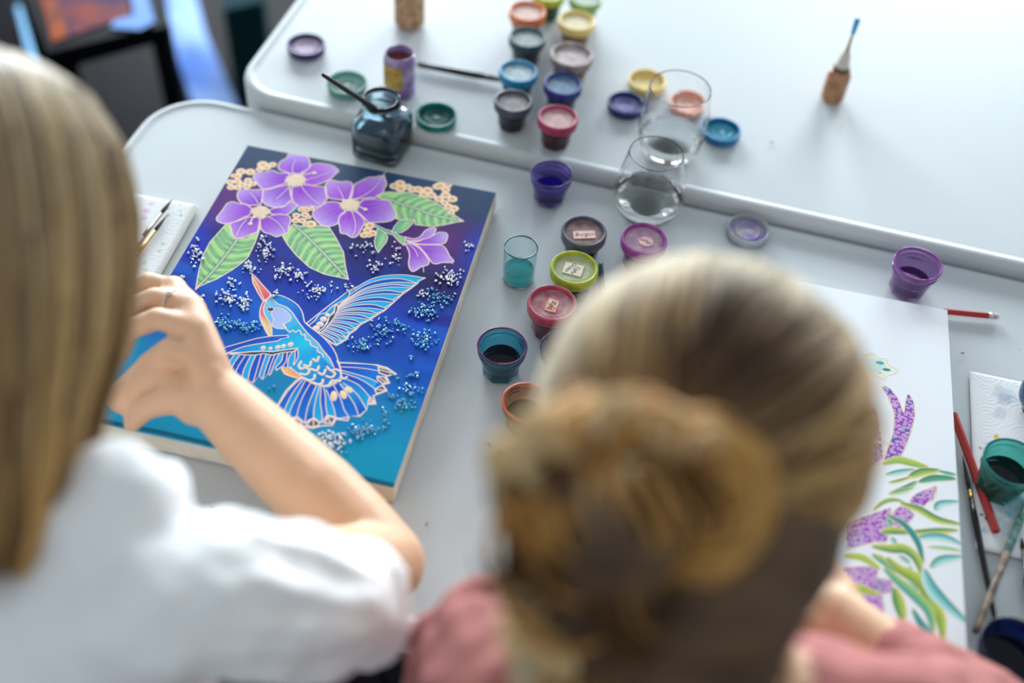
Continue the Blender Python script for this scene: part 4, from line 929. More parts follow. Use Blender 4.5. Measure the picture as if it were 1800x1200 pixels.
pencil(pa, pb, .0040, RED, 'thick red pencil lying between the white canvas and the paper towel', [('lead', .999, 1.002, .0016, mat('dark_lead', (70,24,24), rough=.5))])
SPLAT = mat('splattered_lacquer', (30, 34, 38), rough=.4, color2=(176, 150, 130), nscale=90)
SPL2 = mat('teal_splattered', (58, 120, 120), rough=.4, color2=(150, 180, 170), nscale=160)
b1_ = brush('paintbrush', TZ(1752, 1105, .003), TZ(1692, 800, .003), .0030, (BLK, mat('gold_band', (176,140,70), rough=.3, metal=.8), BRI), 'slim black brush with a gold band lying beside the white canvas', fer=.05, bri=.22)
ra = TZ(1714, 1112, .0075); rb = TZ(1812, 868, .0075)
r2 = empty('paintbrush', ra, 0, label='paint-splattered brush with teal upper half, crossing over the slim black brush', cat='brush')
d = rb-ra; MB().tube([d*0, d*.01, d*.1, d*.3, d*.55], [.002, .0031, .0033, .0035, .0036], 12).obj('handle', SPLAT, r2)
MB().tube([d*.55, d*.8, d*.98], [.00362, .0036, .0030], 12).obj('painted_handle', SPL2, r2); MB().tube([d*.97, d*1.12], [.0030, .0026], 12).obj('ferrule', SIL, r2); MB().tube([d*1.12, d*1.2, d*1.28], [.0027, .0030, .0004], 12).obj('bristles', BRI, r2)
brush('paintbrush', TZ(1815, 1095, .003), TZ(1796, 945, .003), .0032, (mat('navy_handle', (26,36,70), rough=.3), SIL, BRI), 'navy-handled brush at the right edge of the picture, its tip pointing away', fer=.3, bri=.15)
# ---- paper towels
def towel(name, cornerpx, W, H, rot, z, label, stains, th, seed):
    c0 = P(*cornerpx, z)[:2]; u = np.array([math.cos(rot), math.sin(rot)]); v = np.array([-u[1], u[0]])
    c = c0+u*W/2-v*H/2   # corner is far-left
    s = Paint(c[0], c[1], rot, W, H, .0009, z=z)
    X, Y = s.X, s.Y
    s.C[:] = srgb((238, 239, 241))
    r = np.hypot((X % 34)-17, ((Y+17*((X//34) % 2)) % 30)-15)+3*vnoise(X, Y, 12, seed)
    emb = .13*(.5+.5*np.cos(r*2*PI/4.6))*(.5+vnoise(X, Y, 5, seed+1))
    sag = .9*vnoise(X, Y, 45, seed+2)
    ed = np.minimum(np.minimum(X, W*1000-X), np.minimum(Y, H*1000-Y))
    s.Z = emb+sag+th*1000*np.clip(1-np.exp(-ed/1.6), 0, 1)-.6
    for (px, py), rad, col, st in stains:
        q = s.cv(px, py); d = np.hypot(X-q[0], Y-q[1])+rad*.9*(vnoise(X, Y, max(3, rad*.6), seed+7)-.5)
        a = np.clip(1-(d/rad)**3, 0, 1)*st*(.55+.45*vnoise(X, Y, 3, seed+9))
        s.C[:] = mixc(s.C, srgb(col), np.clip(a, 0, 1))
    root = empty(name, (c[0], c[1], T+.0006), rot, label=label, cat='paper towel')
    o = s.build('towel_sheet', mat('embossed_tissue', attr=True, rough=.95, bump=.2, bscale=1200), root)
    bb = MB().box((-W/2+.0008, -H/2+.0008, -.0004), (W/2-.0008, H/2-.0008, max(.0004, th*.4))).obj('folded_underlayer', mat('tissue_white', (232,233,235), rough=.95), root, smooth=False)
    return root
q1 = P(1705, 650, T+.002); q2 = P(1716, 962, T+.002)
dv = q1-q2; trot = math.atan2(dv[1], dv[0])-PI/2
towel('paper_towel', (1705, 650), .20, float(np.linalg.norm(dv[:2])), trot, T+.002, 'white paper towel with blue, teal and yellow stains beneath the teal pot',
      [((1775, 890), 17, (60,176,196), .85), ((1750, 862), 12, (110,190,205), .6), ((1800, 860), 26, (90,185,200), .6), ((1778, 930), 13, (130,200,210), .5), ((1771, 705), 10, (96,140,170), .5), ((1762, 690), 12, (140,170,195), .4), ((1760, 730), 9, (120,150,180), .35), ((1751, 769), 3.6, (246,190,30), 1.6), ((1738, 782), 5, (110,150,200), .6), ((1723, 788), 2.4, (200,90,70), 1.2), ((1725, 905), 2.2, (20,40,60), 1.8), ((1735, 912), 3, (20,40,60), 1.5), ((1728, 932), 4, (120,140,200), .7)], .0022, 11)
q1 = P(348, 358, T+.006); q2 = P(272, 492, T+.006); dv = q1-q2; trot2 = math.atan2(dv[1], dv[0])-PI/2
W2 = .13; c0 = q1[:2]-np.array([math.cos(trot2), math.sin(trot2)])*W2
towel('paper_towel', proj((c0[0], c0[1], T+.006)), W2, .19, trot2, T+.006, 'folded white paper towel with lilac and green brush marks left of the blue canvas',
      [((258, 372), 5, (206,170,226), .8), ((252, 385), 5, (206,170,226), .8), ((265, 360), 4, (206,170,226), .8), ((292, 368), 3.6, (40,170,110), 1.2), ((294, 380), 3.2, (40,160,110), 1.2), ((290, 352), 2.2, (40,160,110), 1), ((318, 362), 1.8, (70,180,140), 1.2), ((318, 372), 1.8, (70,180,140), 1.2), ((318, 380), 1.8, (70,180,140), 1), ((286, 430), 2.5, (120,205,160), 1), ((280, 442), 2.2, (120,205,160), 1), ((255, 463), 3.5, (150,220,160), .9), ((258, 475), 3, (150,220,160), .8)], .007, 23)
SC = 'paintbrushes resting on the folded towel'
z_ = T+.0125
brush('paintbrush', P(150, 545, z_), P(303, 350, z_), .0032, (mat('dull_wood', (110,84,62), rough=.5), mat('worn_steel', (120,116,110), rough=.4, metal=.8), BRI), 'upper of the two brushes on the folded towel, dark pointed tip', group=SC, fer=.22, bri=.14)
brush('paintbrush', P(150, 560, z_), P(293, 379, z_), .0030, (mat('dull_wood', (110,84,62)), mat('brass_ferrule', (170,130,70), rough=.35, metal=.9), BRI), 'lower of the two brushes on the folded towel, brass ferrule', group=SC, fer=.22, bri=.16)
# round blue bottle
rbm = mat('deep_blue_glass', (14, 52, 84), rough=.08, coat=.4, color2=(30, 84, 116), nscale=30)
q = P(1824, 722, TWZ+.0)
rb_ = empty('round_bottle', (q[0], q[1], TWZ), 0, label='round dark blue bottle cut off by the right edge, on the paper towel', cat='bottle')
pr = [(.0005, 0), (.016, 0)]+[(.0275*math.cos(a), .0265+.0268*math.sin(a)) for a in np.linspace(-.95, 1.2, 16)]+[(.0095, .0535), (.0005, .0535)]
MB().lathe(pr, 48).obj('bottle_body', rbm, rb_); MB().lathe([(.0098, .0525), (.0098, .064), (.0085, .0655), (.0005, .0655)], 30).obj('cap', mat('navy_cap', (16,24,44), rough=.3), rb_)
# dried flecks on the tables
FL = mat('dried_paint', (46, 40, 46), rough=.7); FB = mat('brown_fleck', (120, 92, 72), rough=.7)
for i, (x, y, b_, l, a, m_, lb) in enumerate(((860, 782, T, .007, 1.9, FL, 'dark curled fleck below the open orange-rimmed pot'), (750, 922, T, .005, 1.0, FL, 'tiny dark fleck right of the forearm'), (372, 890, T, .006, .1, FB, 'brown fleck above the white sleeve'), (1692, 620, T, .0028, .2, FL, 'dark dot right of the white canvas'), (1357, 250, T2, .005, .2, FL, 'grey-black fleck beyond the blue lid'), (1480, 222, T2, .006, .6, mat('grey_fleck', (150,160,176), rough=.7), 'pale grey smear in front of the applicator bottle'))):
    q = P(x, y, b_+.0003); pts = [(l*(t-.5)*math.cos(a)+.0009*math.sin(5*t+i), l*(t-.5)*math.sin(a)+.0007*math.cos(6*t), 0) for t in np.linspace(0, 1, 7)]
    o = MB().tube(pts, [.0002, .0004, .0006, .0005, .0007, .0004, .0002], 6).obj('paint_fleck', m_, loc=(q[0], q[1], b_+.0003)); props(o, lb, 'fleck', 'dried flecks on the tables')

# ================================================================= BACKGROUND, UPPER LEFT
def slab(name, px, z, th, m, parent=None, attr=None):
    q = [P(x, y, z) for x, y in px]; o0 = np.mean(q, 0) if parent is None else np.array(parent.location)
    n = len(q); V = [p-o0-[0, 0, th] for p in q]+[p-o0 for p in q]
    return mesh_obj(name, V, [list(range(n))[::-1], [n+i for i in range(n)]]+[[i, (i+1) % n, n+(i+1) % n, n+i] for i in range(n)], m, parent, smooth=False, loc=None if parent is not None else o0)
zb = .42
DKM = mat('black_painted_wood', (14, 15, 20), rough=.5, spec=.03); BWM = mat('pale_blue_paint', (110, 150, 215), rough=.5, spec=.05)
q0 = P(150, 40, 0)
tr_ = empty('low_stand', (q0[0], q0[1], 0), 0, label='black low stand in the dark background holding a framed picture', cat='stand')
slab('stand_top', [(90, 100), (292, 45), (275, -60), (20, -60)], zb, .03, DKM, tr_)
for x, y in ((110, 92), (280, 44), (262, -50), (40, -50)):
    q = P(x, y, zb-.03)-np.array([q0[0], q0[1], 0]); MB().tube([(q[0], q[1], zb-.03), (q[0], q[1], 0)], .022, 8).obj('leg', DKM, tr_)
fr = slab('picture_frame', [(84, 92), (268, 48), (250, -60), (20, -60)], zb+.02, .018, DKM); props(fr, 'dark picture of blue and orange shapes lying on the black stand', 'picture')
def onfr(name, px, dz, m): return mesh_obj(name, [np.array(P(x, y, zb+.02+dz))-np.array(fr.location) for x, y in px], [list(range(len(px)))], m, fr, smooth=False)
onfr('picture_face', [(92, 74), (232, 26), (208, -58), (56, -58)], .002, mat('abstract_picture', (24, 34, 84), rough=.5, spec=.03, color2=(132, 62, 50), nscale=11))
onfr('orange_band', [(92, 74), (122, 64), (98, 0), (66, -55), (56, -58)], .0026, mat('picture_orange', (160, 78, 36), rough=.5, spec=.03, color2=(60, 40, 56), nscale=16))
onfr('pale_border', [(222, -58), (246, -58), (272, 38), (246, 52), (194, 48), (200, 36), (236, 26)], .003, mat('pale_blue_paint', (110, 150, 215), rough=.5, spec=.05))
bd = slab('glint_strip', [(292, -30), (338, -30), (362, 60), (420, 190), (345, 200), (312, 100), (296, 40)], .03, .028, mat('glint_blue_white', (150, 180, 228), rough=.5, spec=.05, color2=(50, 96, 176), nscale=4)); props(bd, 'long narrow pale blue-white board standing in for window light on the dark floor behind the tables', 'strip')  # added slab, coloured as the streak of window light reflected in the floor
b2_ = slab('glint_strip', [(28, 10), (62, 0), (78, 60), (96, 110), (52, 110)], .03, .028, mat('glint_blue_pale', (120, 168, 206), rough=.5, spec=.05)); props(b2_, 'short pale blue board standing in for a glint on the floor between the blonde hair and the dark picture', 'strip')  # added slab, its pale blue stands for a window glint
tb = slab('teal_box', [(392, 18), (462, 2), (460, -60), (384, -60)], .25, .25, mat('teal_card', (16, 50, 58), rough=.7, spec=.03)); props(tb, 'dark teal box standing on the floor at the top of the picture', 'box')
# ================================================================= PEOPLE
SKIN = mat('skin', (222, 178, 144), rough=.5, sss=.08, noise=.06, nscale=30)
DEN = mat('navy_denim', (28, 34, 58), rough=.85, noise=.2, nscale=120)
NAIL = mat('fingernail', (232, 190, 170), rough=.25)
def basis(up, face):
    up = np.array(up, float); up /= np.linalg.norm(up); f = np.array(face, float); f -= up*f@up; f /= np.linalg.norm(f)
    return np.stack([np.cross(f, up), f, up], 1)   # columns: right, forward, up
def head_mesh(mb, c, B, sc=1.0):
    def at(x, y, z): return c+B@(np.array([x, y, z])*sc)
    mb.ball(at(0, 0, .012), .1*sc, (.76, .94, .98), R=B)                    # skull
    mb.ball(at(0, .035, -.055), .062*sc, (.92, .85, 1.0), R=B)             # jaw
    mb.ball(at(0, .070, -.095), .024*sc, (1.0, .8, .8), R=B)              # chin
    for s_ in (-1, 1):
        mb.ball(at(s_*.036, .070, -.035), .026*sc, (1, .8, .9), R=B)       # cheeks
        mb.ball(at(s_*.078, -.002, -.015), .022*sc, (.35, .8, 1.3), R=B)    # ears
        mb.ball(at(s_*.030, .087, .022), .014*sc, (1.5, .6, .5), R=B)       # brow
    mb.tube([at(0, .088, .010), at(0, .103, -.012), at(0, .112, -.028)], [.008*sc, .010*sc, .013*sc], 12)  # nose
    mb.ball(at(0, .112, -.028), .0135*sc, R=B); mb.ball(at(0, .090, -.056), .016*sc, (1.3, .6, .42), R=B); mb.ball(at(0, .088, -.064), .015*sc, (1.2, .6, .42), R=B)
    return at
def face_parts(root, at, B, sc=1.0):
    ew = mat('eye_white', (236, 236, 232), rough=.15); ei = mat('eye_iris', (70, 84, 92), rough=.1); lp = mat('lips', (178, 96, 88), rough=.4); br = mat('eyebrow', (120, 92, 64), rough=.8)
    for s_ in (-1, 1):
        e = MB().ball(at(s_*.030, .0795, .004), .0115*sc, (1.15, .8, .8), R=B).obj('eye', ew, root)
        MB().ball(at(s_*.030, .0865, .002), .0050*sc, (1, .6, 1), R=B).obj('iris', ei, e)
        MB().tube([at(s_*.014, .096, .025), at(s_*.030, .097, .029), at(s_*.045, .088, .025)], [.0016, .0024, .001], 8).obj('eyebrow', br, root)
    MB().ball(at(0, .0995, -.056), .0125*sc, (1.5, .35, .34), R=B).ball(at(0, .098, -.063), .0115*sc, (1.4, .35, .38), R=B).obj('lips', lp, root)
def locks_mesh(name, m, parent, gens, nseg=18, sides=4):
    V = []; Fs = []; Cc = []
    for pts, rad, col in gens:
        n0 = len(V); pts = np.asarray(pts); n = len(pts)
        d = np.gradient(pts, axis=0); d /= np.linalg.norm(d, axis=1)[:, None]+1e-9
        a = np.array([.31, .52, .79]); prev = a
        for i in range(n):
            u = prev-d[i]*(prev@d[i]); u /= np.linalg.norm(u)+1e-9; prev = u; w = np.cross(d[i], u)
            t = i/(n-1); r = rad*(min(1, .35+t*5))*(1 if t < .75 else 1-.75*(t-.75)/.25)
            for k in range(sides):
                th = 2*PI*k/sides; V.append(pts[i]+r*(math.cos(th)*u+math.sin(th)*w))
                c = col[i] if hasattr(col[0], '__len__') else col; Cc.append(c)
        for i in range(n-1):
            for k in range(sides): Fs.append([n0+i*sides+k, n0+i*sides+(k+1) % sides, n0+(i+1)*sides+(k+1) % sides, n0+(i+1)*sides+k])
    return mesh_obj(name, V, Fs, m, parent, colors=srgb(np.array(Cc)))
HAIR = mat('hair_strands', attr=True, rough=.45, spec=.18)
def hand_fingers(mb, wrist, palm_dir, side, normal, fingers, thumb, r=.0088):
    pass
def nz(v): v = np.array(v, float); return v/np.linalg.norm(v)

# ---------------------------------------------------------------- woman on the left : blonde bob, white blouse
w1 = empty('person', (-.33, .18, 0), 0, label='person with straight blonde bob and white blouse, right forearm reaching over the blue canvas', cat='person')
w1.location = (0, 0, 0)
UPW = np.array([0, .749, .663])
h1 = D(-45, 400, .73); B1 = basis(nz([-.05, .75, .66]), nz([.08, .66, -.75]))
body = MB(); at1 = head_mesh(body, h1, B1, .92)
neck_top = h1+B1@np.array([0, -.03, -.06]); neck_bot = D(-40, 1010, .73)
shR = D(285, 1060, .70); shL = D(-420, 1000, .70)
chest = (shR+shL)/2+np.array([0, -.03, -.14]); hip = np.array([chest[0]-.02, .06, .50])
body.capsules([neck_top, neck_bot], [.046, .046])
body.capsules([neck_bot+np.array([0, 0, -.02]), (shR+shL)/2+np.array([0, -.03, -.07]), chest, (chest+hip)/2, hip], [.045, .10, .125, .12, .15])
body.capsules([neck_bot+np.array([0, -.01, -.02]), shR], [.040, .040]); body.capsules([neck_bot+np.array([0, -.01, -.02]), shL], [.055, .048])
elR = P(676, 990, T+.045); wrR = P(388, 706, CT+.055)
mid = (elR*.60+wrR*.40)+np.array([0, 0, .004])
body.capsules([shR, (shR+elR)/2, elR], [.042, .038, .034])
body.capsules([elR, elR*.8+wrR*.2, mid, elR*.2+wrR*.8, wrR], [.035, .0385, .0375, .033, .0295])
# right hand, seen from the back, fingers curled to the left round a brush
zc = CT
K = [P(352, 628, zc+.083), P(352, 580, zc+.090), P(338, 540, zc+.086), P(306, 506, zc+.074)]   # index .. little knuckle
for i, k_ in enumerate(K):
    body.capsules([wrR+(np.array([0, 0, .0])), (wrR+k_)/2+np.array([0, 0, .006]), k_], [.020, .0165, .0125])
body.capsules([(wrR+K[0])/2, (wrR+K[3])/2], [.018, .017]); body.capsules([K[0], K[1], K[2], K[3]], [.0120, .0125, .0120, .0105])
body.capsules([wrR, P(348, 706, zc+.047), P(300, 670, zc+.047)], [.028, .023, .019]); body.capsules([P(312, 655, zc+.050), P(262, 662, zc+.047), P(214, 700, zc+.038)], [.020, .0185, .014])
FT = [[P(298, 612, zc+.080), P(258, 640, zc+.056), P(230, 690, zc+.036)], [P(276, 560, zc+.085), P(228, 580, zc+.060), P(212, 622, zc+.036)], [P(272, 523, zc+.080), P(222, 545, zc+.058), P(200, 580, zc+.034)], [P(262, 494, zc+.066), P(222, 512, zc+.046), P(196, 540, zc+.026)]]
for i, (k_, f) in enumerate(zip(K, FT)):
    rr = [.0106, .0110, .0104, .0092][i]
    body.capsules([k_]+f, [rr*1.08, rr, rr*.92, rr*.78])
TH = [P(352, 700, zc+.052), P(300, 700, zc+.050), P(256, 716, zc+.040), P(232, 744, zc+.024)]
body.capsules(TH, [.019, .0145, .0115, .0085])
# left arm rests on the table edge
elL = np.array([shL[0]-.03, .20, .80]); wrL = np.array([shL[0]+.07, .38, .635])
body.capsules([shL, (shL+elL)/2, elL], [.046, .042, .036]); body.capsules([elL, (elL+wrL)/2, wrL], [.037, .034, .026])
def rest_hand(mb, wr, d, n_side):
    d = nz(d); sd = nz(np.cross(d, [0, 0, 1]))*n_side; kk = wr+d*.082
    for i, o_ in enumerate((.030, .010, -.010, -.028)):
        k_ = kk+sd*o_+d*(-.003*abs(i-1)); mb.capsules([wr+sd*o_*.6, k_], [.017, .0115])
        L = [.072, .080, .074, .058][i]
        mb.capsules([k_, k_+d*L*.5+np.array([0, 0, .004]), k_+d*L*.8+np.array([0, 0, -.008]), k_+d*L+np.array([0, 0, -.020])], [.0098, .0090, .0082, .0070])
    mb.capsules([wr+sd*.018, wr+sd*.048+d*.035, wr+sd*.056+d*.065+np.array([0, 0, -.008])], [.0165, .012, .0085])
rest_hand(body, wrL, [.5, .86, -.10], 1)
def legs(mb, hip, sp=.09):
    for s_ in (-1, 1):
        a = hip+np.array([s_*sp, 0, -.02]); k_ = np.array([a[0]+s_*.03, hip[1]+.42, .50]); f = np.array([k_[0], k_[1]-.04, .09])
        mb.capsules([a, (a+k_)/2, k_], [.10, .085, .062]); mb.capsules([k_, (k_*.6+f*.4), f], [.060, .055, .040])
legs(body, hip)
bo = body.obj('body', SKIN, w1); weld_remesh(bo, .0034, 5)
face_parts(w1, at1, B1, .92)
ringc = FT[3][0]*.5+K[3]*.5; rd = nz(FT[3][0]-K[3]); uu = nz(np.cross(rd, [0, 0, 1.])); ww = np.cross(rd, uu)
ringc = FT[2][0]*.55+K[2]*.45; rd = nz(FT[2][0]-K[2]); uu = nz(np.cross(rd, [0, 0, 1.])); ww = np.cross(rd, uu)
RG = MB().tube([ringc+.0118*(math.cos(a)*uu+math.sin(a)*ww) for a in np.linspace(0, 2*PI, 25)], .0012, 8, caps=False).ball(ringc+np.array([0, 0, .0125]), .0028, (1, 1, .8))
RG.obj('ring', mat('silver', (214, 210, 204), rough=.2, metal=1), w1)
for f, rr in zip(FT+[TH[1:]], (.0106, .0110, .0104, .0092, .0105)):
    d = nz(f[-1]-f[-2]); MB().ball(f[-1]+d*.001+np.array([0, 0, rr*.62]), .005, (.9, .9, .3)).obj('fingernail', NAIL, w1)
# trousers
def trousers(root, hip, m):
    mb = MB(); mb.ball(hip, .165, (1.1, .95, .9))
    for s_ in (-1, 1):
        a = hip+np.array([s_*.09, 0, -.02]); k_ = np.array([a[0]+s_*.03, hip[1]+.42, .50]); f = np.array([k_[0], k_[1]-.04, .13])
        mb.capsules([a, (a+k_)/2, k_], [.108, .094, .072]); mb.capsules([k_, (k_*.6+f*.4), f], [.070, .066, .055])
    weld_remesh(mb.obj('trousers', m, root), .006, 4, (.006, .05))
    for s_ in (-1, 1):
        f = np.array([hip[0]+s_*.12, hip[1]+.38, 0])
        MB().capsules([f+[0, -.04, .045], f+[0, .06, .040], f+[0, .14, .030]], [.040, .038, .028]).obj('shoe', mat('white_shoe', (214,212,206), rough=.6), root)
trousers(w1, hip, DEN)
# blouse : loose white cloth with gathered puff sleeves
BL = mat('white_blouse_cotton', (248, 248, 250), rough=.85, bump=.25, bscale=500, sss=.03)
bl = MB()
mb_ = (shR+shL)/2
bl.capsules([neck_bot+np.array([0, -.012, -.012]), mb_+np.array([0, -.03, -.08]), chest, (chest+hip)/2, hip+np.array([0, 0, .06])], [.072, .118, .145, .145, .165])
bl.capsules([neck_bot+np.array([.01, -.012, -.015]), shR+np.array([0, 0, .0])], [.058, .050]); bl.capsules([neck_bot+np.array([-.02, -.01, -.035]), shL], [.062, .060])
sl = [shR, D(365, 1040, .71), D(465, 1055, .735), D(545, 1062, .765), D(600, 1068, .785)]
sr = [.049, .048, .049, .047, .042]
bl.capsules(sl, sr)
rs_ = random.Random(3)
for i in range(15):   # gathered folds running along the sleeve
    a = 2*PI*i/15; ax = nz(sl[-1]-sl[0]); u_ = nz(np.cross(ax, [0, 0, 1.])); w_ = np.cross(ax, u_)
    pts = []
    for t in np.linspace(.15, 1.0, 6):
        j = t*4; j0 = min(3, int(j)); c_ = sl[j0]*(1-(j-j0))+sl[j0+1]*(j-j0); r_ = (sr[j0]*(1-(j-j0))+sr[j0+1]*(j-j0))
        an = a+.25*math.sin(3*t+i); pts.append(c_+(math.cos(an)*u_+math.sin(an)*w_)*(r_-.001))
    bl.capsules(pts, [.003, rs_.uniform(.004, .008), rs_.uniform(.005, .009), rs_.uniform(.005, .010), rs_.uniform(.005, .009), .005])
cuff_c = sl[-1]; ax = nz(elR-shR); u_ = nz(np.cross(ax, [0, 0, 1.])); w_ = np.cross(ax, u_)
bl.tube([cuff_c+.039*(math.cos(a)*u_+math.sin(a)*w_)+ax*.018 for a in np.linspace(0, 2*PI, 33)], .0085, 10, caps=False)
sL = [shL, (shL+elL)/2, elL*.85+shL*.15]; bl.capsules(sL, [.060, .056, .050])
# collar points beside the hair
for a_, b_ in ((D(236, 880, .70), D(300, 842, .725)), (D(200, 850, .70), D(262, 850, .72))):
    bl.capsules([a_, (a_+b_)/2, b_], [.030, .020, .012])
bl.capsules([D(180, 930, .70), D(260, 880, .71), D(312, 850, .72)], [.04, .026, .008])
blo = bl.obj('blouse', BL, w1); weld_remesh(blo, .0045, 4, (.010, .035))
# hair : cap volume + strands
def axis_eval(AX, R, t):
    n = len(AX)-1; j = min(n-1, int(t*n)); f = t*n-j; f2 = f
    q = np.array(smooth_c[id(AX)] if False else AX[j])*(1-f)+np.array(AX[j+1])*f
    return q, R[j]*(1-f)+R[j+1]*f
def hair_bob():
    top = h1+B1@np.array([0, .02, .112])
    rows = []
    # ring profile along the head from crown to the ends
    def c(px, py, d): return D(px, py, d)
    prof = [(0, .002, c(-45, 92, .735)), (0, .040, c(-45, 105, .735)), (0, .074, c(-45, 160, .73)), (0, .098, c(-45, 260, .725)), (0, .1065, c(-46, 370, .725)), (0, .1065, c(-50, 480, .722)), (0, .103, c(-56, 600, .715)), (0, .094, c(-62, 720, .705)), (0, .088, c(-66, 830, .70)), (0, .080, c(-70, 920, .695)), (0, .066, c(-74, 985, .69))]
    cs = np.array([p[2] for p in prof]); rs = np.array([0, .037, .068, .089, .0965, .0970, .0925, .080, .072, .066, .054]); n = len(prof)
    def ev(t):
        j = min(n-2, max(0, int(t*(n-1)))); f = t*(n-1)-j; return cs[j]*(1-f)+cs[j+1]*f, rs[j]*(1-f)+rs[j+1]*f
    right = RX; back = -fw
    def pt(t, th, k=1.0):
        q, r = ev(t); return q+(math.sin(th)*right+math.cos(th)*back*.98)*r*k
    V = []; Fs = []; NT, NA = 34, 48; A0 = math.radians(128)
    # closed shell: outer + inner, open at the face side
    for k in (0.965, .80):
        for i in range(NT+1):
            for j in range(NA+1): V.append(pt(i/NT, -A0+2*A0*j/NA, k))
    S = (NT+1)*(NA+1); I = lambda l, i, j: l*S+i*(NA+1)+j
    for i in range(NT):
        for j in range(NA):
            Fs.append([I(0,i,j), I(0,i,j+1), I(0,i+1,j+1), I(0,i+1,j)]); Fs.append([I(1,i,j), I(1,i+1,j), I(1,i+1,j+1), I(1,i,j+1)])
        for j in (0, NA): Fs.append([I(0,i,j), I(0,i+1,j), I(1,i+1,j), I(1,i,j)])
    for j in range(NA): Fs.append([I(0,NT,j), I(0,NT,j+1), I(1,NT,j+1), I(1,NT,j)])
    hair = mesh_obj('hair', V, Fs, mat('hair_under', (112, 84, 56), rough=.6, color2=(150, 118, 82), nscale=25), w1)
    gens = []; r2 = random.Random(11)
    for i in range(1900):
        th = r2.uniform(-A0, A0); e = r2.uniform(.93, 1.045); t0 = r2.uniform(0, .12)+(.25*r2.random() if r2.random() < .4 else 0); t1 = r2.uniform(.93, 1.03)
        if r2.random() < .25: t1 = r2.uniform(.6, .95)
        dth = r2.gauss(.28, .12); wob = r2.uniform(-.05, .05); ph = r2.uniform(0, 6)
        pts = []
        for k in range(18):
            t = t0+(t1-t0)*k/17; ee = 1-(1-e)*min(1, t*3)
            q = pt(min(t, 1), th-dth*(1-t)+wob*math.sin(4*t+ph), ee)
            if t > 1: q = q+(cs[-1]-cs[-2])*(t-1)*n
            pts.append(q)
        g = .5+.5*math.sin(th*11+1.0+dth*2)*math.cos(th*5.3+.5)
        g = g*g*(3-2*g)
        g = min(1, max(0, (g-.5)*1.5+.5+r2.gauss(0, .1)))
        root_ = np.array([104, 84, 66])*(1-g)+np.array([200, 182, 150])*g
        tip = np.array([88, 60, 34])*(1-g)+np.array([212, 162, 92])*g
        if r2.random() < .3: root_ = root_*.7+np.array([208, 204, 188])*.3; tip = tip*.8+np.array([232, 206, 160])*.2
        cols = [root_*(1-k/17)+tip*(k/17)+r2.uniform(-8, 8) for k in range(18)]
        cols = [np.clip(c_, 20, 245) for c_ in cols]
        gens.append((pts, r2.uniform(.0011, .0026), cols))
    locks_mesh('hair_locks', HAIR, hair, gens)
hair_bob()

# ---------------------------------------------------------------- woman in the middle : messy bun, dusty pink top
w2 = empty('person', (0, 0, 0), 0, label='person with brown and blonde hair in a messy bun and pink top', cat='person')
h2 = D(1235, 745, .67); B2 = basis(nz([.02, .76, .65]), nz([.02, .65, -.76]))
body = MB(); at2 = head_mesh(body, h2+fw*.01, B2, .9)
nb = D(1235, 1230, .70); sR2 = D(1560, 1330, .70); sL2 = D(905, 1240, .74)
body.capsules([h2+B2@np.array([0, -.03, -.06]), nb], [.050, .056])
ch2 = (sR2+sL2)/2+np.array([0, -.05, -.14]); hip2 = np.array([ch2[0], -.06, .50])
body.capsules([nb+np.array([0, 0, -.02]), (sR2+sL2)/2+np.array([0, -.03, -.07]), ch2, (ch2+hip2)/2, hip2], [.06, .095, .12, .115, .145])
body.capsules([nb, sR2], [.05, .046]); body.capsules([nb, sL2], [.05, .046])
eL2 = P(836, 1200, T+.13); wL2 = P(1090, 990, T+.06)
body.capsules([sL2, (sL2+eL2)/2, eL2], [.045, .041, .036]); body.capsules([eL2, (eL2+wL2)/2, wL2], [.036, .033, .0255])
rest_hand(body, wL2, [.9, .44, -.05], -1)
eR2 = P(1712, 1292, T+.06); wR2 = P(1462, 1078, CT+.045)
body.capsules([sR2, (sR2+eR2)/2, eR2], [.045, .041, .036]); body.capsules([eR2, (eR2*.5+wR2*.5), wR2], [.036, .032, .025])
rest_hand(body, wR2, [-.85, .5, -.08], 1)
legs(body, hip2)
bo = body.obj('body', SKIN, w2); weld_remesh(bo, .0036, 5); face_parts(w2, at2, B2, .9)
trousers(w2, hip2, DEN)
PK = mat('dusty_pink_knit', (178, 112, 108), rough=.9, bump=.4, bscale=420, noise=.18, nscale=14)
tp = MB(); m2_ = (sR2+sL2)/2
tp.capsules([nb+np.array([0, -.015, -.04]), m2_+np.array([0, -.03, -.08]), ch2, (ch2+hip2)/2, hip2+np.array([0, 0, .05])], [.066, .122, .148, .146, .166])
tp.capsules([nb+np.array([0, 0, -.02]), sR2], [.058, .060]); tp.capsules([nb+np.array([0, 0, -.02]), sL2], [.058, .060])
tp.capsules([sL2, (sL2+eL2)/2, eL2, eL2*.8+wL2*.2], [.062, .058, .053, .046]); tp.capsules([nb+np.array([0, .01, -.05]), sR2+np.array([0, .02, -.03])], [.07, .06]); tp.capsules([nb+np.array([0, .01, -.05]), sL2+np.array([0, .02, -.03])], [.07, .06])
tp.capsules([sR2, (sR2+eR2)/2, eR2, eR2*.72+wR2*.28, eR2*.45+wR2*.55], [.062, .058, .052, .044, .037])
for a_, b_, c_ in ((D(752, 1110, .80), D(820, 1062, .78), D(905, 1045, .76)), (D(760, 1180, .75), D(820, 1110, .75), D(920, 1090, .74)), (D(1520, 1200, .82), D(1600, 1215, .80), D(1690, 1220, .79))):
    tp.capsules([a_, b_, c_], [.012, .018, .012])
to = tp.obj('knit_top', PK, w2); weld_remesh(to, .005, 4, (.020, .045))
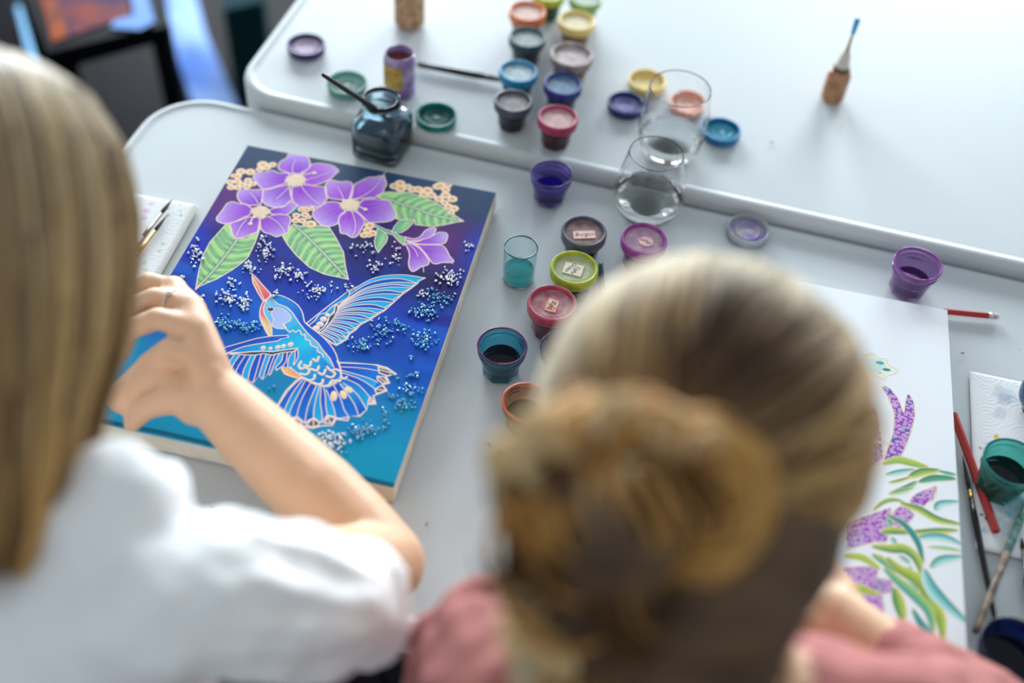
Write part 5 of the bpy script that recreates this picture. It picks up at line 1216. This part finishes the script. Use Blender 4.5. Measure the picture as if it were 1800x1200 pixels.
def hair_bun():
    C0 = D(1237, 748, .675); a_, b_, c_ = .0975, .100, .099
    right, up, back = RX, UY, -fw
    bunC = D(1080, 905, .567)
    def ell(v, k=1.0):   # v unit in (right, up, back)
        return C0+(right*v[0]*a_+up*v[1]*c_+back*v[2]*b_)*k
    mb = MB(); mb.ball(C0, 1.0, (a_*.955, c_*.955, b_*.955), R=np.stack([right, up, back], 1), nu=40, nv=24)
    # carve away the face side
    V = np.array(mb.V); rel = (V-C0)@fw; keep = rel < .062
    Fs = [f for f in mb.F if all(keep[i] for i in f)]
    nb_ = MB().capsules([C0-up*.05+back*.02, D(1230, 1010, .64), D(1225, 1120, .645)], [.078, .064, .052])
    mb2 = MB(); mb2.add(V, Fs); mb2.add(nb_.V, nb_.F)
    mb2.ball(bunC, .036, (1.1, 1, .9)); mb2.capsules([bunC, D(1060, 1010, .60), D(1080, 1120, .62)], [.034, .036, .026])
    hair = mb2.obj('hair', mat('hair_under_dark', (70, 52, 40), rough=.7, color2=(104, 78, 54), nscale=22), w2)
    gens = []; r2 = random.Random(21)
    vb = (bunC-C0); vb = np.array([vb@right, vb@up, vb@back]); vb /= np.linalg.norm(vb)
    # pulled-back locks: from the hairline rim to the bun
    for i in range(1500):
        ph = r2.uniform(-PI, PI)
        if -2.0 < ph < -1.1 and r2.random() < .5: continue
        zr = r2.uniform(-.72, -.3)
        v0 = nz([math.cos(ph)*math.sqrt(1-zr*zr), math.sin(ph)*math.sqrt(1-zr*zr), zr])
        v1 = nz(vb+np.array([r2.gauss(0, .13), r2.gauss(0, .13), 0]))
        om = math.acos(max(-1, min(1, v0@v1))); e = r2.uniform(.955, 1.035)
        t0 = r2.random()*.25 if r2.random() < .5 else 0; bow = r2.gauss(.04, .04); sd = np.cross(v0, v1); sd = sd/(np.linalg.norm(sd)+1e-9)
        pts = []
        for k in range(16):
            t = t0+(1-t0)*k/15; v = (math.sin((1-t)*om)*v0+math.sin(t*om)*v1)/math.sin(om)
            v = nz(v+sd*bow*math.sin(PI*t)); lift = 1+.10*max(0, t-.75)/.25*0
            pts.append(ell(v, e*lift))
        g = .5+.75*math.sin(ph*9.0+.8)*math.cos(ph*4.1+1.0)+r2.gauss(0, .1); g = min(1, max(0, g)); g = g*g*(3-2*g)
        cols = []
        for q_ in pts:
            v = (q_-C0); x_ = (v@right)/a_; y_ = (v@up)/c_
            lit_ash = min(1, max(0, (math.hypot(x_+.05, y_)-.74)*4.5)*max(0, min(1, (y_-x_*.9+.35)*1.4)))  # ash blond plus window rim light, painted into the upper-left edge
            gold = max(0, min(1, (x_-.25-y_*.6)*1.6))
            dk = math.exp(-((x_-.05)**2/.30+(y_-.36)**2/.12))
            c = np.array([84, 62, 46])*(1-g)+np.array([204, 166, 114])*g
            c = c*(1-dk*.75)+np.array([62, 46, 38])*dk*.75
            c = c*(1-gold*.45)+np.array([206, 154, 84])*gold*.45
            c = c*(1-lit_ash*.8)+np.array([232, 220, 194])*lit_ash*.8
            cols.append(np.clip(c+r2.uniform(-9, 9), 18, 245))
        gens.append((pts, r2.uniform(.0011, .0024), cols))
    # nape: hair swept up and left from the neck
    for i in range(450):
        s_ = r2.uniform(-1, 1); p0 = D(1235+s_*150, 1130+r2.uniform(-30, 90), .66)+back*.01; p1 = ell(nz([s_*.55+.15, -.75, .65]), 1.0)
        p2 = bunC+right*r2.gauss(0, .015)+up*r2.gauss(-.01, .015)
        pm = D(1235+s_*120, 1000, .625+.03*abs(s_))
        pts = smoothpath([p0, pm, p1, p2], 5)
        d_ = np.array([70, 52, 42]) if r2.random() < .75 else np.array([126, 94, 60])
        gens.append((pts, r2.uniform(.0012, .0024), [np.clip(d_+r2.uniform(-8, 8), 15, 230)]*len(pts)))
    # bun: big looping coils
    def coil(cn, R_, tilt, rr, a0, a1, n, cA, cB, jit=.006):
        ex = nz(right*math.cos(tilt)+back*math.sin(tilt)); ey = nz(up+back*.25*math.sin(tilt*3)); ez = np.cross(ex, ey)
        for _ in range(n):
            o1, o2 = r2.gauss(0, jit), r2.gauss(0, jit); f = float(r2.random() < .5)*.8+.2*r2.random(); w1_, w2_ = r2.uniform(0, 6), r2.uniform(0, .006); a00 = a0+r2.uniform(-.3, .3); a11 = a1+r2.uniform(-.3, .3)
            pts = []
            for k in range(18):
                t = a00+(a11-a00)*k/17; R2_ = R_+o1+w2_*math.sin(3*t+w1_)
                pts.append(cn+ex*R2_*math.cos(t)+ey*R2_*math.sin(t)+ez*(o2+rr*math.sin(t*.7+w1_*.2)))
            c = np.array(cA)*(1-f)+np.array(cB)*f
            gens.append((pts, r2.uniform(.0012, .0024), [np.clip(c+r2.uniform(-10, 10), 20, 245)]*18))
    GD, LT, BR_, DKB = (206, 150, 84), (226, 196, 148), (130, 92, 50), (66, 46, 30)
    r4 = random.Random(5)
    def twist(px, py, d, R_, n, cA, cB, a0=None, span=None, tilt=None, jit=.008):
        a0 = r4.uniform(0, 6) if a0 is None else a0; span = r4.uniform(2.2, 4.5) if span is None else span
        coil(D(px, py, d), R_, r4.uniform(-.9, .9) if tilt is None else tilt, .012, a0, a0+span, n, cA, cB, jit)
    CR = (240, 208, 160)
    for a in ((1075, 880, .575, .030, 150, GD, BR_), (1010, 870, .570, .024, 110, BR_, DKB), (1120, 930, .572, .028, 110, GD, DKB), (1060, 830, .572, .020, 90, LT, GD), (1160, 860, .575, .022, 90, GD, BR_), (980, 930, .585, .020, 80, BR_, DKB), (1030, 980, .585, .024, 90, GD, BR_), (1130, 1000, .59, .024, 90, BR_, DKB)): twist(*a)
    twist(1225, 880, .575, .026, 110, GD, (214, 170, 100), a0=-1.9, span=4.2, tilt=-.2, jit=.006)
    for a in ((1000, 850, .562, .020, 110, GD, (190, 146, 84)), (1075, 905, .560, .026, 120, GD, BR_), (1120, 850, .562, .018, 80, GD, LT), (960, 900, .575, .016, 60, GD, BR_), (1040, 960, .57, .02, 80, GD, DKB)): twist(*a, jit=.006)      # loose loop at the right
    for a in ((1022, 768, .558, .013, 70, CR, GD), (1098, 745, .560, .012, 80, CR, LT), (1160, 765, .560, .010, 50, CR, GD), (1205, 795, .560, .010, 60, CR, GD), (975, 785, .566, .014, 90, CR, LT), (935, 830, .575, .013, 80, CR, LT), (1075, 790, .555, .010, 40, GD, BR_), (912, 880, .59, .011, 60, CR, LT), (930, 1010, .59, .012, 60, CR, LT), (905, 1085, .60, .014, 70, CR, LT), (915, 1160, .61, .014, 60, CR, LT)): twist(*a, jit=.004)
    # loose tail and wisps hanging from the bun
    for i in range(520):
        s_ = r2.uniform(-1, 1); p0 = bunC+right*.028*s_+up*r2.uniform(-.02, .015)+back*r2.uniform(-.01, .015)
        L = r2.uniform(.6, 1); p1 = D(1060+s_*95+r2.uniform(-20, 20), 1000, .585+r2.uniform(0, .03)); p2 = D(1050+s_*110+r2.uniform(-30, 30), 1000+130*L, .60+r2.uniform(0, .04)); p3 = D(1060+s_*130+r2.uniform(-50, 50), 1010+240*L, .62+r2.uniform(0, .04))
        pts = smoothpath([p0, p1, p2, p3], 5)
        g = .5+.5*math.sin(s_*9+.5)
        c = np.array(DKB)*(1-g)+np.array((196, 148, 84))*g
        if s_ < -.72: c = np.array([214, 200, 164])
        gens.append((pts, r2.uniform(.0012, .0024), [np.clip(c+r2.uniform(-10, 10), 18, 240)]*len(pts)))
    for i in range(70):   # flyaways
        s_ = r2.uniform(-1, 1); p0 = D(960+r2.uniform(-20, 40), 840+r2.uniform(-60, 60), .60); p1 = D(905+r2.uniform(-15, 25), 930+r2.uniform(-20, 40), .61); p2 = D(915+r2.uniform(-20, 30), 1060+r2.uniform(-20, 120), .63)
        gens.append((smoothpath([p0, p1, p2], 7), .0013, [np.array([206, 190, 156])+r2.uniform(-20, 20)]*15))
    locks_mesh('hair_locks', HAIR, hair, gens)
hair_bun()
# stools
def stool(x, y, label):
    r_ = empty('stool', (x, y, 0), 0, label=label, cat='stool')
    MB().lathe([(.0005, .29), (.16, .29), (.175, .30), (.178, .315), (.17, .327), (.0005, .331)], 40).obj('seat', mat('stool_wood', (150,116,84), rough=.5), r_)
    for k in range(4):
        a = PI/4+k*PI/2; MB().tube([(.12*math.cos(a), .12*math.sin(a), .291), (.18*math.cos(a), .18*math.sin(a), 0)], .014, 10).obj('leg', mat('stool_wood', (150,116,84)), r_)
stool(hip[0], hip[1], 'round wooden stool under the blonde person'); stool(hip2[0], hip2[1], 'round wooden stool under the person with the bun')

# ================================================================= CAMERA AND LIGHT
cam = bpy.data.cameras.new('camera'); cam.sensor_width = 36; cam.lens = F/1800*36; cam.clip_start = .02
co = bpy.data.objects.new('camera', cam); COL.objects.link(co); scene.camera = co
Mx = Matrix(((RX[0], UY[0], -fw[0], CAM[0]), (RX[1], UY[1], -fw[1], CAM[1]), (RX[2], UY[2], -fw[2], CAM[2]), (0, 0, 0, 1)))
co.matrix_world = Mx
cam.dof.use_dof = True
cam.dof.focus_distance = float((P(900, 575, CT)-CAM)@fw)
cam.dof.aperture_fstop = (cam.lens/1000)/.029
cam.dof.aperture_blades = 0
wd = bpy.data.worlds.new('room_light'); scene.world = wd; wd.use_nodes = True
bg = wd.node_tree.nodes['Background']; bg.inputs[0].default_value = (.82, .93, 1.0, 1); bg.inputs[1].default_value = .56
def area(name, loc, target, sx, sy, power, col):
    l = bpy.data.lights.new(name, 'AREA'); l.shape = 'RECTANGLE'; l.size = sx; l.size_y = sy; l.energy = power; l.color = col
    o = bpy.data.objects.new(name, l); COL.objects.link(o); o.location = loc
    o.rotation_euler = (Vector(target)-Vector(loc)).to_track_quat('-Z', 'Y').to_euler(); return o
area('window_daylight', (-1.2, 5.15, 1.7), (-1.1, 0, 1.2), 2.5, 1.5, 390, (.84, .94, 1.0))
area('window_daylight', (1.9, 5.15, 1.7), (1.7, 0, 1.2), 1.9, 1.5, 230, (.88, .96, 1.0))
vs = scene.view_settings; vs.view_transform = 'Standard'; vs.look = 'None'; vs.gamma = 1; vs.use_curve_mapping = False; vs.exposure = 0
scene.cycles.use_denoising = True
scene.cycles.max_bounces = 10; scene.cycles.transmission_bounces = 10; scene.cycles.sample_clamp_indirect = 6
